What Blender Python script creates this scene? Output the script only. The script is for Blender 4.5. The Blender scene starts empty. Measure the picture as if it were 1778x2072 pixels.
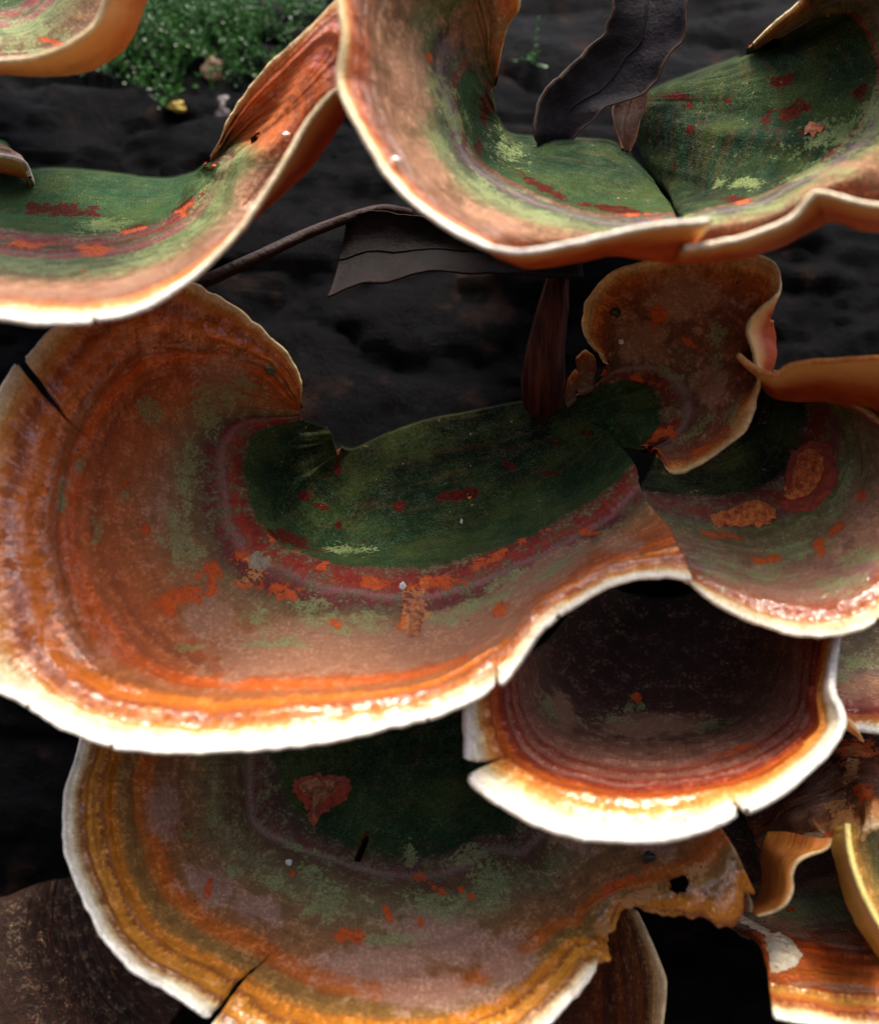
import bpy, math, random
import numpy as np

# ------------------------------------------------------------------ camera, sky, sun, exposure
random.seed(7); np.random.seed(7)
scene = bpy.context.scene
CM = 0.01
PITCH = math.radians(42.0)
CAMZ = 33.0                                   # camera height in cm above the ground
FWD = np.array([0.0, math.cos(PITCH), -math.sin(PITCH)])
UPS = np.array([0.0, math.sin(PITCH), math.cos(PITCH)])
RGT = np.array([1.0, 0.0, 0.0])
CAMP = np.array([0.0, 0.0, CAMZ])
KPX = 4.5 / 11.0 / 889.0

cam_d = bpy.data.cameras.new('camera'); cam = bpy.data.objects.new('camera', cam_d)
scene.collection.objects.link(cam)
cam.location = CAMP * CM
cam.rotation_euler = (math.pi / 2 - PITCH, 0, 0)
cam_d.sensor_fit = 'HORIZONTAL'; cam_d.sensor_width = 36
cam_d.lens = 18.0 / (4.5 / 11.0)
cam_d.clip_start = 0.005; cam_d.clip_end = 500
cam_d.dof.use_dof = True
cam_d.dof.focus_distance = 12.3 * CM
cam_d.dof.aperture_fstop = 21
scene.camera = cam

SUN_EL, SUN_AZ = math.radians(65), math.radians(6)   # azimuth: clockwise from +Y (view direction)
world = bpy.data.worlds.new('World'); scene.world = world; world.use_nodes = True
wn = world.node_tree; wn.nodes.clear()
sky = wn.nodes.new('ShaderNodeTexSky'); sky.sky_type = 'NISHITA'; sky.sun_disc = False
sky.sun_elevation = SUN_EL; sky.sun_rotation = SUN_AZ; sky.air_density = 1.0; sky.dust_density = 6.0; sky.ozone_density = 1.0
bg = wn.nodes.new('ShaderNodeBackground'); bg.inputs[1].default_value = 0.14
wo = wn.nodes.new('ShaderNodeOutputWorld')
wn.links.new(sky.outputs[0], bg.inputs[0]); wn.links.new(bg.outputs[0], wo.inputs[0])
sd = bpy.data.lights.new('sun', 'SUN'); sun = bpy.data.objects.new('sun', sd); scene.collection.objects.link(sun)
sd.energy = 1.5; sd.angle = math.radians(16); sd.color = (1.0, 0.96, 0.9)
from mathutils import Vector
sdir = Vector((math.sin(SUN_AZ) * math.cos(SUN_EL), math.cos(SUN_AZ) * math.cos(SUN_EL), math.sin(SUN_EL)))
sun.rotation_euler = sdir.to_track_quat('Z', 'Y').to_euler()
sun.location = (0, 0, 2)
scene.view_settings.view_transform = 'Standard'; scene.view_settings.look = 'None'
scene.view_settings.gamma = 1; scene.view_settings.use_curve_mapping = False
scene.view_settings.exposure = 1.5
scene.cycles.use_denoising = True
scene.cycles.max_bounces = 5; scene.cycles.diffuse_bounces = 3; scene.cycles.glossy_bounces = 2; scene.cycles.transmission_bounces = 4
scene.cycles.use_adaptive_sampling = True; scene.cycles.adaptive_threshold = 0.02

# ------------------------------------------------------------------ maths helpers
def P(px, py, d):
    px, py, d = np.asarray(px, float), np.asarray(py, float), np.asarray(d, float)
    x = (px - 889) * KPX * d; y = (1036 - py) * KPX * d
    return CAMP + x[..., None] * RGT + y[..., None] * UPS + d[..., None] * FWD

def toscreen(Q):
    q = Q - CAMP
    d = q @ FWD
    return 889 + (q @ RGT) / d / KPX, 1036 - (q @ UPS) / d / KPX

def _hash(i, j, k, s):
    n = (i * 374761393 + j * 668265263 + k * 2147483647 + s * 974634777) & 0xFFFFFFFF
    n = ((n ^ (n >> 13)) * 1274126177) & 0xFFFFFFFF
    n = ((n ^ (n >> 16)) * 2246822519) & 0xFFFFFFFF
    return ((n ^ (n >> 15)) & 0xFFFFFF) / float(0xFFFFFF)

def vnoise(p, s=0):
    p = np.asarray(p, float); f = np.floor(p); t = p - f; t = t * t * (3 - 2 * t)
    i, j, k = [f[..., a].astype(np.int64) for a in range(3)]
    r = 0
    for a in (0, 1):
        for b in (0, 1):
            for c in (0, 1):
                w = (t[..., 0] if a else 1 - t[..., 0]) * (t[..., 1] if b else 1 - t[..., 1]) * (t[..., 2] if c else 1 - t[..., 2])
                r = r + w * _hash(i + a, j + b, k + c, s)
    return r * 2 - 1

def fbm(p, s=0, o=4):
    r = 0; a = 1.0; p = np.asarray(p, float); n = 0
    for q in range(o):
        r = r + a * vnoise(p * 2 ** q + q * 17.3, s + q); n += a; a *= 0.5
    return r / n

def v3(a, b, c=0.0):
    a, b = np.broadcast_arrays(np.asarray(a, float), np.asarray(b, float))
    return np.stack([a, b, np.full(a.shape, c) if np.isscalar(c) else np.broadcast_to(c, a.shape)], -1)

def sstep(x, a, b):
    t = np.clip((x - a) / (b - a), 0, 1); return t * t * (3 - 2 * t)

def cr_weights(x, n):
    """Catmull-Rom weights at index positions x over n knots: indices (.., 4) and weights (.., 4)."""
    i = np.clip(np.floor(x).astype(int), 0, n - 2); t = x - i
    w = np.stack([(-t + 2 * t**2 - t**3) / 2, (2 - 5 * t**2 + 3 * t**3) / 2, (t + 4 * t**2 - 3 * t**3) / 2, (-t**2 + t**3) / 2], -1)
    return np.stack([i, i + 1, i + 2, i + 3], -1), w       # indices into a net padded by one on both sides

def pad(net):
    net = np.concatenate([2 * net[:1] - net[1:2], net, 2 * net[-1:] - net[-2:-1]], 0)
    return np.concatenate([2 * net[:, :1] - net[:, 1:2], net, 2 * net[:, -1:] - net[:, -2:-1]], 1)

def eval_net(pn, nu, nv, U, V):
    iu, wu = cr_weights(U, nu); iv, wv = cr_weights(V, nv)
    r = 0
    for a in range(4):
        for b in range(4):
            r = r + pn[iu[..., a], iv[..., b]] * (wu[..., a] * wv[..., b])[..., None]
    return r

def in_poly(x, y, poly):
    c = np.zeros(x.shape, bool); n = len(poly)
    for q in range(n):
        x0, y0 = poly[q]; x1, y1 = poly[(q + 1) % n]
        if y0 == y1: continue
        c ^= ((y0 > y) != (y1 > y)) & (x < (x1 - x0) * (y - y0) / (y1 - y0) + x0)
    return c

def dist_poly(x, y, poly):
    m = np.full(x.shape, 1e9); n = len(poly)
    for q in range(n):
        a = np.array(poly[q], float); b = np.array(poly[(q + 1) % n], float); ab = b - a
        t = np.clip(((x - a[0]) * ab[0] + (y - a[1]) * ab[1]) / (ab @ ab + 1e-9), 0, 1)
        m = np.minimum(m, np.hypot(x - a[0] - t * ab[0], y - a[1] - t * ab[1]))
    return m

# ------------------------------------------------------------------ mesh + object helpers
def mesh_obj(name, verts, faces, mat, parent=None, normals=None, attrs=None, smooth=True):
    verts = np.asarray(verts, float) * CM
    me = bpy.data.meshes.new(name)
    faces = np.asarray(faces)
    n, k = faces.shape
    me.vertices.add(len(verts)); me.vertices.foreach_set('co', verts.ravel())
    me.loops.add(n * k); me.loops.foreach_set('vertex_index', faces.ravel().astype(np.int32))
    me.polygons.add(n); me.polygons.foreach_set('loop_start', np.arange(0, n * k, k, dtype=np.int32))
    me.update(calc_edges=True)
    me.polygons.foreach_set('use_smooth', np.full(n, smooth))
    for an, av in (attrs or {}).items():
        a = me.attributes.new(an, 'FLOAT', 'POINT'); a.data.foreach_set('value', np.asarray(av, np.float32))
    if normals is not None:
        me.normals_split_custom_set_from_vertices(np.asarray(normals, np.float32).tolist())
    me.materials.append(mat)
    o = bpy.data.objects.new(name, me); scene.collection.objects.link(o)
    if parent is not None:
        o.parent = parent
        if parent.type == 'EMPTY': o.matrix_parent_inverse = parent.matrix_basis.inverted()
    return o

def poly_obj(name, verts, faces, mat, parent=None, smooth=True):
    me = bpy.data.meshes.new(name)
    me.from_pydata([tuple(np.asarray(v) * CM) for v in verts], [], [tuple(f) for f in faces])
    me.polygons.foreach_set('use_smooth', [smooth] * len(me.polygons))
    me.materials.append(mat)
    o = bpy.data.objects.new(name, me); scene.collection.objects.link(o)
    if parent is not None:
        o.parent = parent
        if parent.type == 'EMPTY': o.matrix_parent_inverse = parent.matrix_basis.inverted()
    return o

def tag(o, label, cat, group=None):
    o['label'] = label; o['category'] = cat
    if group: o['group'] = group
    return o

def thing(name, at, label, cat, group=None):
    o = bpy.data.objects.new(name, None); scene.collection.objects.link(o)
    o.empty_display_size = 0.005
    o.location = np.asarray(at) * CM
    return tag(o, label, cat, group)

def lin(c, g=1.0):
    r = []
    for x in c:
        x = x / 255.0
        r.append((x / 12.92 if x <= 0.04045 else ((x + 0.055) / 1.055) ** 2.4) * g)
    return (min(r[0], .9), min(r[1], .9), min(r[2], .9), 1.0)

# ------------------------------------------------------------------ material helpers
class NT:
    def __init__(s, name):
        s.m = bpy.data.materials.new(name); s.m.use_nodes = True; s.t = s.m.node_tree; s.t.nodes.clear()
        s.out = s.t.nodes.new('ShaderNodeOutputMaterial')
        s.b = s.t.nodes.new('ShaderNodeBsdfPrincipled'); s.t.links.new(s.b.outputs[0], s.out.inputs[0])
    def n(s, ty, **kw):
        x = s.t.nodes.new('ShaderNode' + ty)
        for k, v in kw.items(): setattr(x, k, v)
        return x
    def link(s, a, b): s.t.links.new(a, b)
    def put(s, sock, v):
        if isinstance(v, (int, float)): sock.default_value = v
        elif isinstance(v, (tuple, list)): sock.default_value = v
        else: s.link(v, sock)
    def math(s, op, a, b=0.0, c=None, clamp=False):
        x = s.n('Math', operation=op, use_clamp=clamp); s.put(x.inputs[0], a); s.put(x.inputs[1], b)
        if c is not None: s.put(x.inputs[2], c)
        return x.outputs[0]
    def mix(s, f, a, b, mode='MIX'):
        x = s.n('MixRGB', blend_type=mode); s.put(x.inputs[0], f); s.put(x.inputs[1], a); s.put(x.inputs[2], b)
        return x.outputs[0]
    def attr(s, nm): return s.n('Attribute', attribute_name=nm).outputs['Fac']
    def noise(s, vec, sc, det=3, rough=.55, dist=0.0):
        x = s.n('TexNoise'); s.link(vec, x.inputs['Vector']); x.inputs['Scale'].default_value = sc
        x.inputs['Detail'].default_value = det; x.inputs['Roughness'].default_value = rough; x.inputs['Distortion'].default_value = dist
        return x.outputs['Fac']
    def vor(s, vec, sc, feat='F1'):
        x = s.n('TexVoronoi', feature=feat); s.link(vec, x.inputs['Vector']); x.inputs['Scale'].default_value = sc
        return x.outputs['Distance'], x.outputs['Color']
    def comb(s, a, b, c=0.0):
        x = s.n('CombineXYZ'); s.put(x.inputs[0], a); s.put(x.inputs[1], b); s.put(x.inputs[2], c); return x.outputs[0]
    def rng(s, v, a, b, c=0.0, d=1.0, smooth=True):
        x = s.n('MapRange', interpolation_type='SMOOTHSTEP' if smooth else 'LINEAR'); s.put(x.inputs[0], v)
        for q, w in zip((1, 2, 3, 4), (a, b, c, d)): s.put(x.inputs[q], w)
        return x.outputs[0]
    def ramp(s, f, stops):
        x = s.n('ValToRGB'); s.link(f, x.inputs[0]); e = x.color_ramp.elements
        e[0].position = stops[0][0]; e[0].color = stops[0][1]
        e[1].position = stops[-1][0]; e[1].color = stops[-1][1]
        for p, c in stops[1:-1]: q = e.new(p); q.color = c
        return x.outputs[0]
    def pos(s):
        x = s.n('NewGeometry'); m = s.n('VectorMath', operation='SCALE'); s.link(x.outputs['Position'], m.inputs[0]); m.inputs[3].default_value = 100.0
        return m.outputs[0]
    def bump(s, h, dist, strength=1.0, prev=None):
        x = s.n('Bump'); s.put(x.inputs['Height'], h); x.inputs['Distance'].default_value = dist * CM; x.inputs['Strength'].default_value = strength
        if prev is not None: s.link(prev, x.inputs['Normal'])
        return x.outputs[0]

GRN_PALE = lin((128, 150, 92)); ORG = lin((204, 86, 20)); RED = lin((140, 38, 24))

def mat_cap(name, stops, seed=0.0, green_end=0.5, wet=0.88, peel_col=ORG, dull_col=(160, 116, 88), warp=1.0, g=0.9, mot=0.85):
    """Upper skin of a bracket: rings follow the growth zones, with fibres, algae, peeled patches and a wet film."""
    s = NT(name); p0 = s.pos()
    off = s.n('VectorMath', operation='ADD'); s.link(p0, off.inputs[0]); off.inputs[1].default_value = (seed * 7.1, seed * 3.3, seed * 5.7)
    p = off.outputs[0]
    zone = s.attr('zone'); arc = s.attr('arc')
    nL = s.noise(p, 1.6, 2); nM = s.noise(p, 6, 3); nF = s.noise(p, 24, 3, .65); nX = s.noise(p, 62, 2, .7)
    fib = s.noise(s.comb(s.math('MULTIPLY', arc, 30.0), s.math('MULTIPLY', zone, 6.0), seed), 1.0, 2, .65)
    fib2 = s.noise(s.comb(s.math('MULTIPLY', arc, .55), s.math('MULTIPLY', zone, 62.0), seed + 3), 1.0, 3, .6)
    edge_free = s.rng(zone, .93, .99, 1.0, 0.35)
    def term(f, amp): return s.math('MULTIPLY', s.math('SUBTRACT', f, .5), amp * warp)
    z = s.math('ADD', term(nL, .035), term(nM, .022))
    z = s.math('ADD', z, term(nF, .018)); z = s.math('ADD', z, term(fib, .038))
    z = s.math('ADD', s.math('SUBTRACT', zone, s.attr('aged')), s.math('MULTIPLY', z, edge_free), clamp=True)
    col = s.ramp(z, [(q, lin(c, g)) for q, c in stops])
    ongreen = s.rng(z, green_end - .01, green_end + .012, 1.0, 0.0)
    onedge = s.rng(z, .93, .975)
    brown = s.math('MULTIPLY', s.math('SUBTRACT', 1.0, ongreen), s.math('SUBTRACT', 1.0, onedge))
    # concentric hairlines and radial fibres
    col = s.mix(s.math('MULTIPLY', s.rng(fib2, .50, .62), .4), col, s.mix(.5, col, lin((92, 44, 30))), 'MIX')
    sh = s.rng(fib, .25, .75, .72, 1.22, False)
    col = s.mix(s.math('MULTIPLY', brown, .8), col, s.mix(1.0, col, s.comb(sh, sh, sh), 'MULTIPLY'))
    mo = s.math('MULTIPLY', s.rng(nM, .3, .7, .72, 1.25, False), s.math('MULTIPLY', s.rng(nX, .25, .75, .72, 1.28, False), s.rng(nF, .25, .75, .78, 1.22, False)))
    col = s.mix(mot, col, s.mix(1.0, col, s.comb(mo, mo, mo), 'MULTIPLY'))
    # warmer orange stretches with fine concentric lines
    wa = s.math('MULTIPLY', s.rng(s.math('ADD', s.attr('warm'), term(nM, .25)), .3, .8), brown)
    wcol = s.mix(s.rng(fib2, .40, .60), lin((206, 96, 26)), lin((150, 66, 28)))
    wcol = s.mix(s.rng(fib, .35, .7, 0, .5), wcol, lin((178, 84, 34)))
    col = s.mix(s.math('MULTIPLY', wa, .8), col, wcol)
    # the inner rings are broken up by algae
    rz = s.math('MULTIPLY', s.rng(z, green_end, green_end + .02), s.rng(z, green_end + .13, green_end + .18, 1, 0))
    rk = s.math('MULTIPLY', rz, s.rng(s.math('ADD', s.math('MULTIPLY', nM, .6), s.math('MULTIPLY', nF, .5)), .525, .60))
    col = s.mix(s.math('MULTIPLY', rk, .8), col, s.mix(nX, lin((58, 70, 40)), lin((98, 96, 66))))
    # dull felt of old hairs
    dl = s.math('MULTIPLY', s.rng(s.math('ADD', s.attr('dull'), s.math('MULTIPLY', s.math('SUBTRACT', nM, .5), 1.1)), .35, .75), brown)
    dcol = s.mix(s.rng(nF, .3, .7), lin(dull_col, .75), lin(dull_col, 1.05))
    col = s.mix(s.math('MULTIPLY', dl, .8), col, dcol)
    # scattered felt flakes everywhere on the ringed part
    fl = s.math('MULTIPLY', s.rng(s.math('ADD', s.math('MULTIPLY', nF, .6), s.math('MULTIPLY', nM, .5)), .585, .66), brown)
    col = s.mix(s.math('MULTIPLY', fl, .55), col, s.mix(1.0, s.mix(.25, col, lin((150, 130, 105))), (1.5, 1.5, 1.45, 1), 'MULTIPLY'))
    # pale algae
    al = s.rng(s.math('ADD', s.attr('algae'), s.math('ADD', term(nF, 1.7), term(nM, 1.6))), .50, .62)
    acol = s.mix(s.rng(nX, .3, .7), lin((88, 98, 58)), lin((150, 162, 104)))
    col = s.mix(s.math('MULTIPLY', al, s.rng(nM, .3, .7, .35, .85, False)), col, acol)
    # algae turf: grain, streaks and darker hollows
    streak = s.noise(s.comb(s.math('MULTIPLY', arc, 3.0), s.math('MULTIPLY', zone, 60.0), seed + 9), 1.0, 3, .6)
    gv = s.math('ADD', s.math('MULTIPLY', s.rng(nX, .25, .8, .3, 2.0, False), .6), s.math('MULTIPLY', s.rng(streak, .25, .75, .65, 1.4, False), .4))
    gy = s.rng(s.math('ADD', nL, s.math('MULTIPLY', nF, .5)), .6, 1.0)
    gc = s.mix(s.math('MULTIPLY', gy, .6), col, lin((66, 76, 34)))
    col = s.mix(ongreen, col, s.mix(1.0, gc, s.comb(gv, gv, gv), 'MULTIPLY'))
    spk = s.math('MULTIPLY', s.rng(s.noise(p, 150, 1, .5), .70, .78), s.math('ADD', s.math('MULTIPLY', ongreen, .4), .18))
    col = s.mix(spk, col, lin((170, 190, 175)))
    fr = s.math('MULTIPLY', s.math('MULTIPLY', s.rng(nX, .5, .66), s.rng(s.math('ADD', s.math('MULTIPLY', nM, .7), s.math('MULTIPLY', streak, .4)), .48, .62)), ongreen)
    col = s.mix(s.math('MULTIPLY', fr, .38), col, lin((84, 106, 82)))
    # peeled patches with bare orange or red flesh
    pe = s.rng(s.math('ADD', s.attr('peel'), s.math('ADD', term(nF, .6), term(nM, 1.9))), .50, .53)
    pcol = s.mix(s.rng(nF, .45, .75), peel_col, RED)
    pcol = s.mix(ongreen, pcol, s.mix(s.rng(nF, .4, .7), lin((52, 13, 14)), lin((96, 26, 18))))
    pcol = s.mix(s.rng(nX, .35, .7, 0, .45), pcol, s.mix(.5, pcol, lin((90, 40, 24))))
    col = s.mix(s.math('MULTIPLY', pe, .92), col, pcol)
    # fleshy yellow scars
    sc = s.rng(s.math('ADD', s.attr('scar'), s.math('ADD', term(nF, 1.5), term(nM, 1.5))), .5, .6)
    col = s.mix(sc, col, s.mix(s.rng(nX, .35, .65), lin((196, 118, 48)), lin((168, 132, 88))))
    # tiny dark pores
    vd, vc = s.vor(p, 5.0)
    sep = s.n('SeparateColor'); s.link(vc, sep.inputs[0])
    pr = s.math('MULTIPLY', s.rng(vd, .045, .075, 1, 0), s.rng(sep.outputs[0], .70, .72))
    col = s.mix(s.math('MULTIPLY', pr, brown), col, lin((40, 24, 18)))
    s.link(col, s.b.inputs['Base Color'])
    # wet film near the margin
    wm = s.math('MULTIPLY', s.rng(zone, wet - .10, wet), s.rng(s.math('ADD', s.math('MULTIPLY', nM, .75), s.math('MULTIPLY', nF, .3)), .42, .54))
    wm = s.math('MULTIPLY', wm, s.rng(zone, .965, .985, 1, 0))
    rb = s.rng(nF, .3, .7, .48, .7, False)
    s.link(s.math('SUBTRACT', rb, s.math('MULTIPLY', wm, .3)), s.b.inputs['Roughness'])
    s.link(s.math('SUBTRACT', .2, s.math('MULTIPLY', ongreen, .18)), s.b.inputs['Specular IOR Level'])
    s.link(wm, s.b.inputs['Coat Weight']); s.b.inputs['Coat Roughness'].default_value = .15; s.b.inputs['Coat IOR'].default_value = 1.6
    h = s.math('ADD', s.math('MULTIPLY', nF, .5), s.math('MULTIPLY', fib, .35))
    h = s.math('ADD', h, s.math('MULTIPLY', fib2, .25))
    h = s.math('SUBTRACT', h, s.math('MULTIPLY', pe, .5))
    n1 = s.bump(h, .04, .7)
    n2 = s.bump(nX, .025, .8, n1)
    n3 = s.bump(s.math('ADD', nM, s.math('MULTIPLY', nF, .12)), .032, 1.0)
    s.link(n2, s.b.inputs['Normal'])
    s.link(n3, s.b.inputs['Coat Normal'])
    return s.m

def mat_under(name, c0, c1, seed=0.0, rough=.5):
    s = NT(name); p = s.pos(); zone = s.attr('zone'); arc = s.attr('arc')
    nM = s.noise(p, 5, 4); nF = s.noise(p, 40, 3)
    band = s.noise(s.comb(s.math('MULTIPLY', arc, 1.5), s.math('MULTIPLY', zone, 26.0), seed), 1.0, 3)
    col = s.mix(s.rng(s.math('ADD', s.math('MULTIPLY', nM, .5), s.math('MULTIPLY', band, .5)), .35, .65), lin(c0, .9), lin(c1, .9))
    col = s.mix(s.rng(zone, .955, .995), col, lin((226, 170, 100), .9))
    s.link(col, s.b.inputs['Base Color']); s.b.inputs['Roughness'].default_value = rough; s.b.inputs['Specular IOR Level'].default_value = .3
    s.link(s.bump(s.math('ADD', nF, nM), .02, .4), s.b.inputs['Normal'])
    return s.m

def mat_flesh(name, a, b, seed=0, rough=.45):
    s = NT(name); p = s.pos()
    n1 = s.noise(p, 14, 4, .7); n2 = s.noise(p, 60, 3, .7)
    col = s.mix(s.rng(n1, .35, .62), lin(a), lin(b)); col = s.mix(s.rng(n2, .6, .75, 0, .6), col, lin((235, 170, 105)))
    s.link(col, s.b.inputs['Base Color']); s.b.inputs['Roughness'].default_value = rough
    s.link(s.bump(n2, .03, .8), s.b.inputs['Normal'])
    return s.m

U_OR = mat_under('underside_orange', (164, 60, 20), (202, 90, 30))
U_BR = mat_under('underside_brown', (120, 58, 28), (160, 82, 36), 3)
U_YL = mat_under('underside_buff', (190, 108, 44), (212, 134, 60), 5)

# ------------------------------------------------------------------ the bracket sheet builder
SP = 0.023
def sheet(parent, name, zones, cols, prof, mat, under, cracks=(), blobs=None, seed=0, margin=.945, rag=.02, torn=(), thick=(.13, .055),
          ext=True, wave=.018, ridge=.012, sp=SP, label=None, margin_mat=None, holes=(), aged=((0, 0), (1, 0)), lips=()):
    """cols: [(points per zone, base depth, edge depth[, profile])]. Builds upper skin + pale margin + underside with a rounded rim."""
    C = []; EX = []
    for c in cols:
        pts, d0, d1 = c[0], c[1], c[2]; pr = c[3] if len(c) > 3 else prof
        row = [P(x, y, d0 + (d1 - d0) * q) for (x, y), q in zip(pts, pr)]
        C.append(row)
        EX.append(P(pts[0][0], pts[0][1] - 4, max(d0 + .6, 16.0)) - row[0])
    net = np.array(C); nu, nv = net.shape[:2]
    Z = np.array(zones, float); EX = np.array(EX)
    pn = pad(net)
    # u samples by arc length near the edge
    uf = np.linspace(0, nu - 1, 1500)
    L = 0
    for vv in (nv - 1.0, nv - 2.3):
        e = eval_net(pn, nu, nv, uf, np.full(1500, vv)); dl = np.linalg.norm(np.diff(e, axis=0), axis=1); L = np.maximum(L, dl)
    L = L + 1e-4; cum = np.concatenate([[0], np.cumsum(L)]); tot = cum[-1]
    NU = max(24, int(tot / sp)); us = np.interp(np.linspace(0, tot, NU), cum, uf); arcs = np.linspace(0, tot, NU)
    vf = np.linspace(0, nv - 1, 400); Lv = 0
    for uu in np.linspace(0, nu - 1, 9):
        e = eval_net(pn, nu, nv, np.full(400, uu), vf); Lv = np.maximum(Lv, np.linalg.norm(np.diff(e, axis=0), axis=1))
    Lv += 1e-4; cv = np.concatenate([[0], np.cumsum(Lv)]); NV = max(16, int(cv[-1] / sp)); vs = np.interp(np.linspace(0, cv[-1], NV), cv, vf)
    zrow = np.interp(vs, np.arange(nv), Z)
    NX = 8 if ext else 0                      # extra rows that run back into the log
    NV0 = NV; NV = NV + NX
    tx = np.linspace(1, 0, NX + 1)[:-1]
    zrow = np.concatenate([zones[0] - .1 * tx, zrow])
    iv, wv = cr_weights(vs, nv)
    tt = vs - np.clip(np.floor(vs).astype(int), 0, nv - 2)
    wd = np.stack([(-1 + 4 * tt - 3 * tt**2) / 2, (-10 * tt + 9 * tt**2) / 2, (1 + 8 * tt - 9 * tt**2) / 2, (-2 * tt + 3 * tt**2) / 2], -1)
    QX = (pn[:, iv] * wv[None, ..., None]).sum(2); QD = (pn[:, iv] * wd[None, ..., None]).sum(2)
    def ev(U):
        iu, wu = cr_weights(U, nu); j = np.arange(NV0)[None, :]
        t = U - np.clip(np.floor(U).astype(int), 0, nu - 2)
        wdu = np.stack([(-1 + 4 * t - 3 * t**2) / 2, (-10 * t + 9 * t**2) / 2, (1 + 8 * t - 9 * t**2) / 2, (-2 * t + 3 * t**2) / 2], -1)
        X = du = dv = 0
        for q in range(4):
            g = QX[iu[..., q], j]; X = X + g * wu[..., q:q + 1]; du = du + g * wdu[..., q:q + 1]; dv = dv + QD[iu[..., q], j] * wu[..., q:q + 1]
        return X, du, dv
    # split at cracks
    cuts = sorted(c[0] for c in cracks)
    segs = []; lo = -1.0
    for cu in cuts + [nu]:
        m = us[(us > lo + .004) & (us < cu - .004)]
        if lo >= 0: m = np.concatenate([[lo], m])
        if cu < nu: m = np.concatenate([m, [cu]])
        segs.append((m, lo, cu)); lo = cu
    allv = dict(pos=[], nrm=[], zone=[], arc=[]); out = []
    dens = nu / tot
    for (m, lo, hi) in segs:
        U = np.repeat(m[:, None], NV, 1); ZZ = np.repeat(zrow[None, :], len(m), 0)
        A = np.interp(U, us, arcs)
        off = np.zeros(U.shape); dof = np.zeros(U.shape)
        for cu, z0, w, dd in cracks:
            t = np.clip((ZZ - z0) / (1 - z0), 0, 1); jag = 1 + .25 * fbm(v3(ZZ * 25, cu, seed), 3, 3)
            t = t * jag * np.where(t > 0, 1, 0); dl = max(w * 2.2, .12)
            if abs(hi - cu) < 1e-6:
                g = np.exp(-np.abs(cu - U) / dl); off -= w * t * g; dof += dd * t * np.exp(-np.abs(cu - U) / (dl * 2.5))
            if abs(lo - cu) < 1e-6:
                g = np.exp(-np.abs(U - cu) / dl); off += w * t * g
            jl = .05 * fbm(v3(ZZ * 12, cu, seed + 2), 9, 3) * (t > 0) * np.exp(-np.abs(U - cu) / dl)
            off += jl
        Ue = np.clip(U + off, 0, nu - 1)
        X, du, dv = ev(Ue[:, NX:])
        if NX:
            e_ = np.stack([np.interp(m, np.arange(nu), EX[:, q]) for q in range(3)], -1)
            X = np.concatenate([X[:, :1] + e_[:, None] * tx[None, :, None], X], 1)
            dv = np.concatenate([np.repeat(-e_[:, None], NX, 1), dv], 1); du = np.concatenate([np.repeat(du[:, :1], NX, 1), du], 1)
        dvn = dv / (np.linalg.norm(dv, axis=-1, keepdims=True) + 1e-9)
        N = np.cross(dv, du)
        ln = np.linalg.norm(N, axis=-1, keepdims=True); N = N / np.maximum(ln, 1e-12)
        X = X + dof[..., None] * FWD
        colL = np.linalg.norm(np.diff(X, axis=1), axis=-1)[:, NX:].sum(1)
        kl = np.clip(colL / 1.2, .04, 1)[:, None]
        # ragged margin
        fe = sstep(ZZ, .86, 1.0)
        r = rag * (fbm(v3(A * 2.2, 1.7, seed), seed, 2) * 1.6 + fbm(v3(A * 9, 4.1, seed), seed + 5, 3) * .9)
        for (a, b, amp) in torn:
            k = sstep(Ue, a - .3, a + .1) * (1 - sstep(Ue, b - .1, b + .3))
            r = r + k * amp * (fbm(v3(A * 3.0, 7.7, seed), seed + 8, 4) * 1.5 - .2)
        X = X + dvn * (r * fe * kl)[..., None]
        # relief: growth ridges, ripples and lumps
        body = 1 - sstep(ZZ, .95, 1.0) * .6
        h = ridge * (vnoise(v3(A * .35, ZZ * 42, seed), seed + 21) + .6 * vnoise(v3(A * .7, ZZ * 85, seed), seed + 22)) * sstep(ZZ, .3, .55)
        h = h + wave * 2.2 * fbm(v3(A * 1.3, ZZ * 3.0, seed), seed + 31, 3) * sstep(ZZ, -.1, .2)
        h = h + wave * fbm(v3(A * 7.0, ZZ * 2.5, seed), seed + 41, 3) * sstep(ZZ, .7, 1.0)
        for (lz, lw, la) in lips:
            h = h + la * np.exp(-((ZZ - lz - .006 * vnoise(v3(A * 1.1, lz * 50, seed), seed + 71)) / lw) ** 2) * (.75 + .5 * vnoise(v3(A * 1.6, lz * 90, seed), seed + 72) + .25 * vnoise(v3(A * 6, lz * 90, seed), seed + 73))
        h = h + .006 * fbm(X * 9.0, seed + 51, 3)
        fade = np.minimum(sstep(ln[..., 0], 0, np.percentile(ln, 25) * .5), 1)
        X = X + N * (h * body * fade * kl)[..., None]
        gu = np.gradient(X, axis=0); gv = np.gradient(X, axis=1)
        N2 = np.cross(gv, gu); l2 = np.linalg.norm(N2, axis=-1, keepdims=True)
        bad = l2[..., 0] < 1e-9
        N2 = np.where(bad[..., None], N, N2 / np.maximum(l2, 1e-12))
        out.append(dict(X=X, N=N2, Z=ZZ, A=A, dv=dvn, gu=gu, n=len(m), U=Ue, kl=kl, G=np.interp(Ue, [q[0] for q in aged], [q[1] for q in aged])))
    # orientation: upper skin normals should look to the upper side (towards the camera on the whole)
    mid = np.concatenate([o['N'].reshape(-1, 3) for o in out]); mz = np.concatenate([o['Z'].ravel() for o in out])
    if (mid[(mz > .2) & (mz < .8)] @ (-FWD)).mean() < 0:
        for o in out: o['N'] = -o['N']
        flip = True
    else: flip = False
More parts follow.
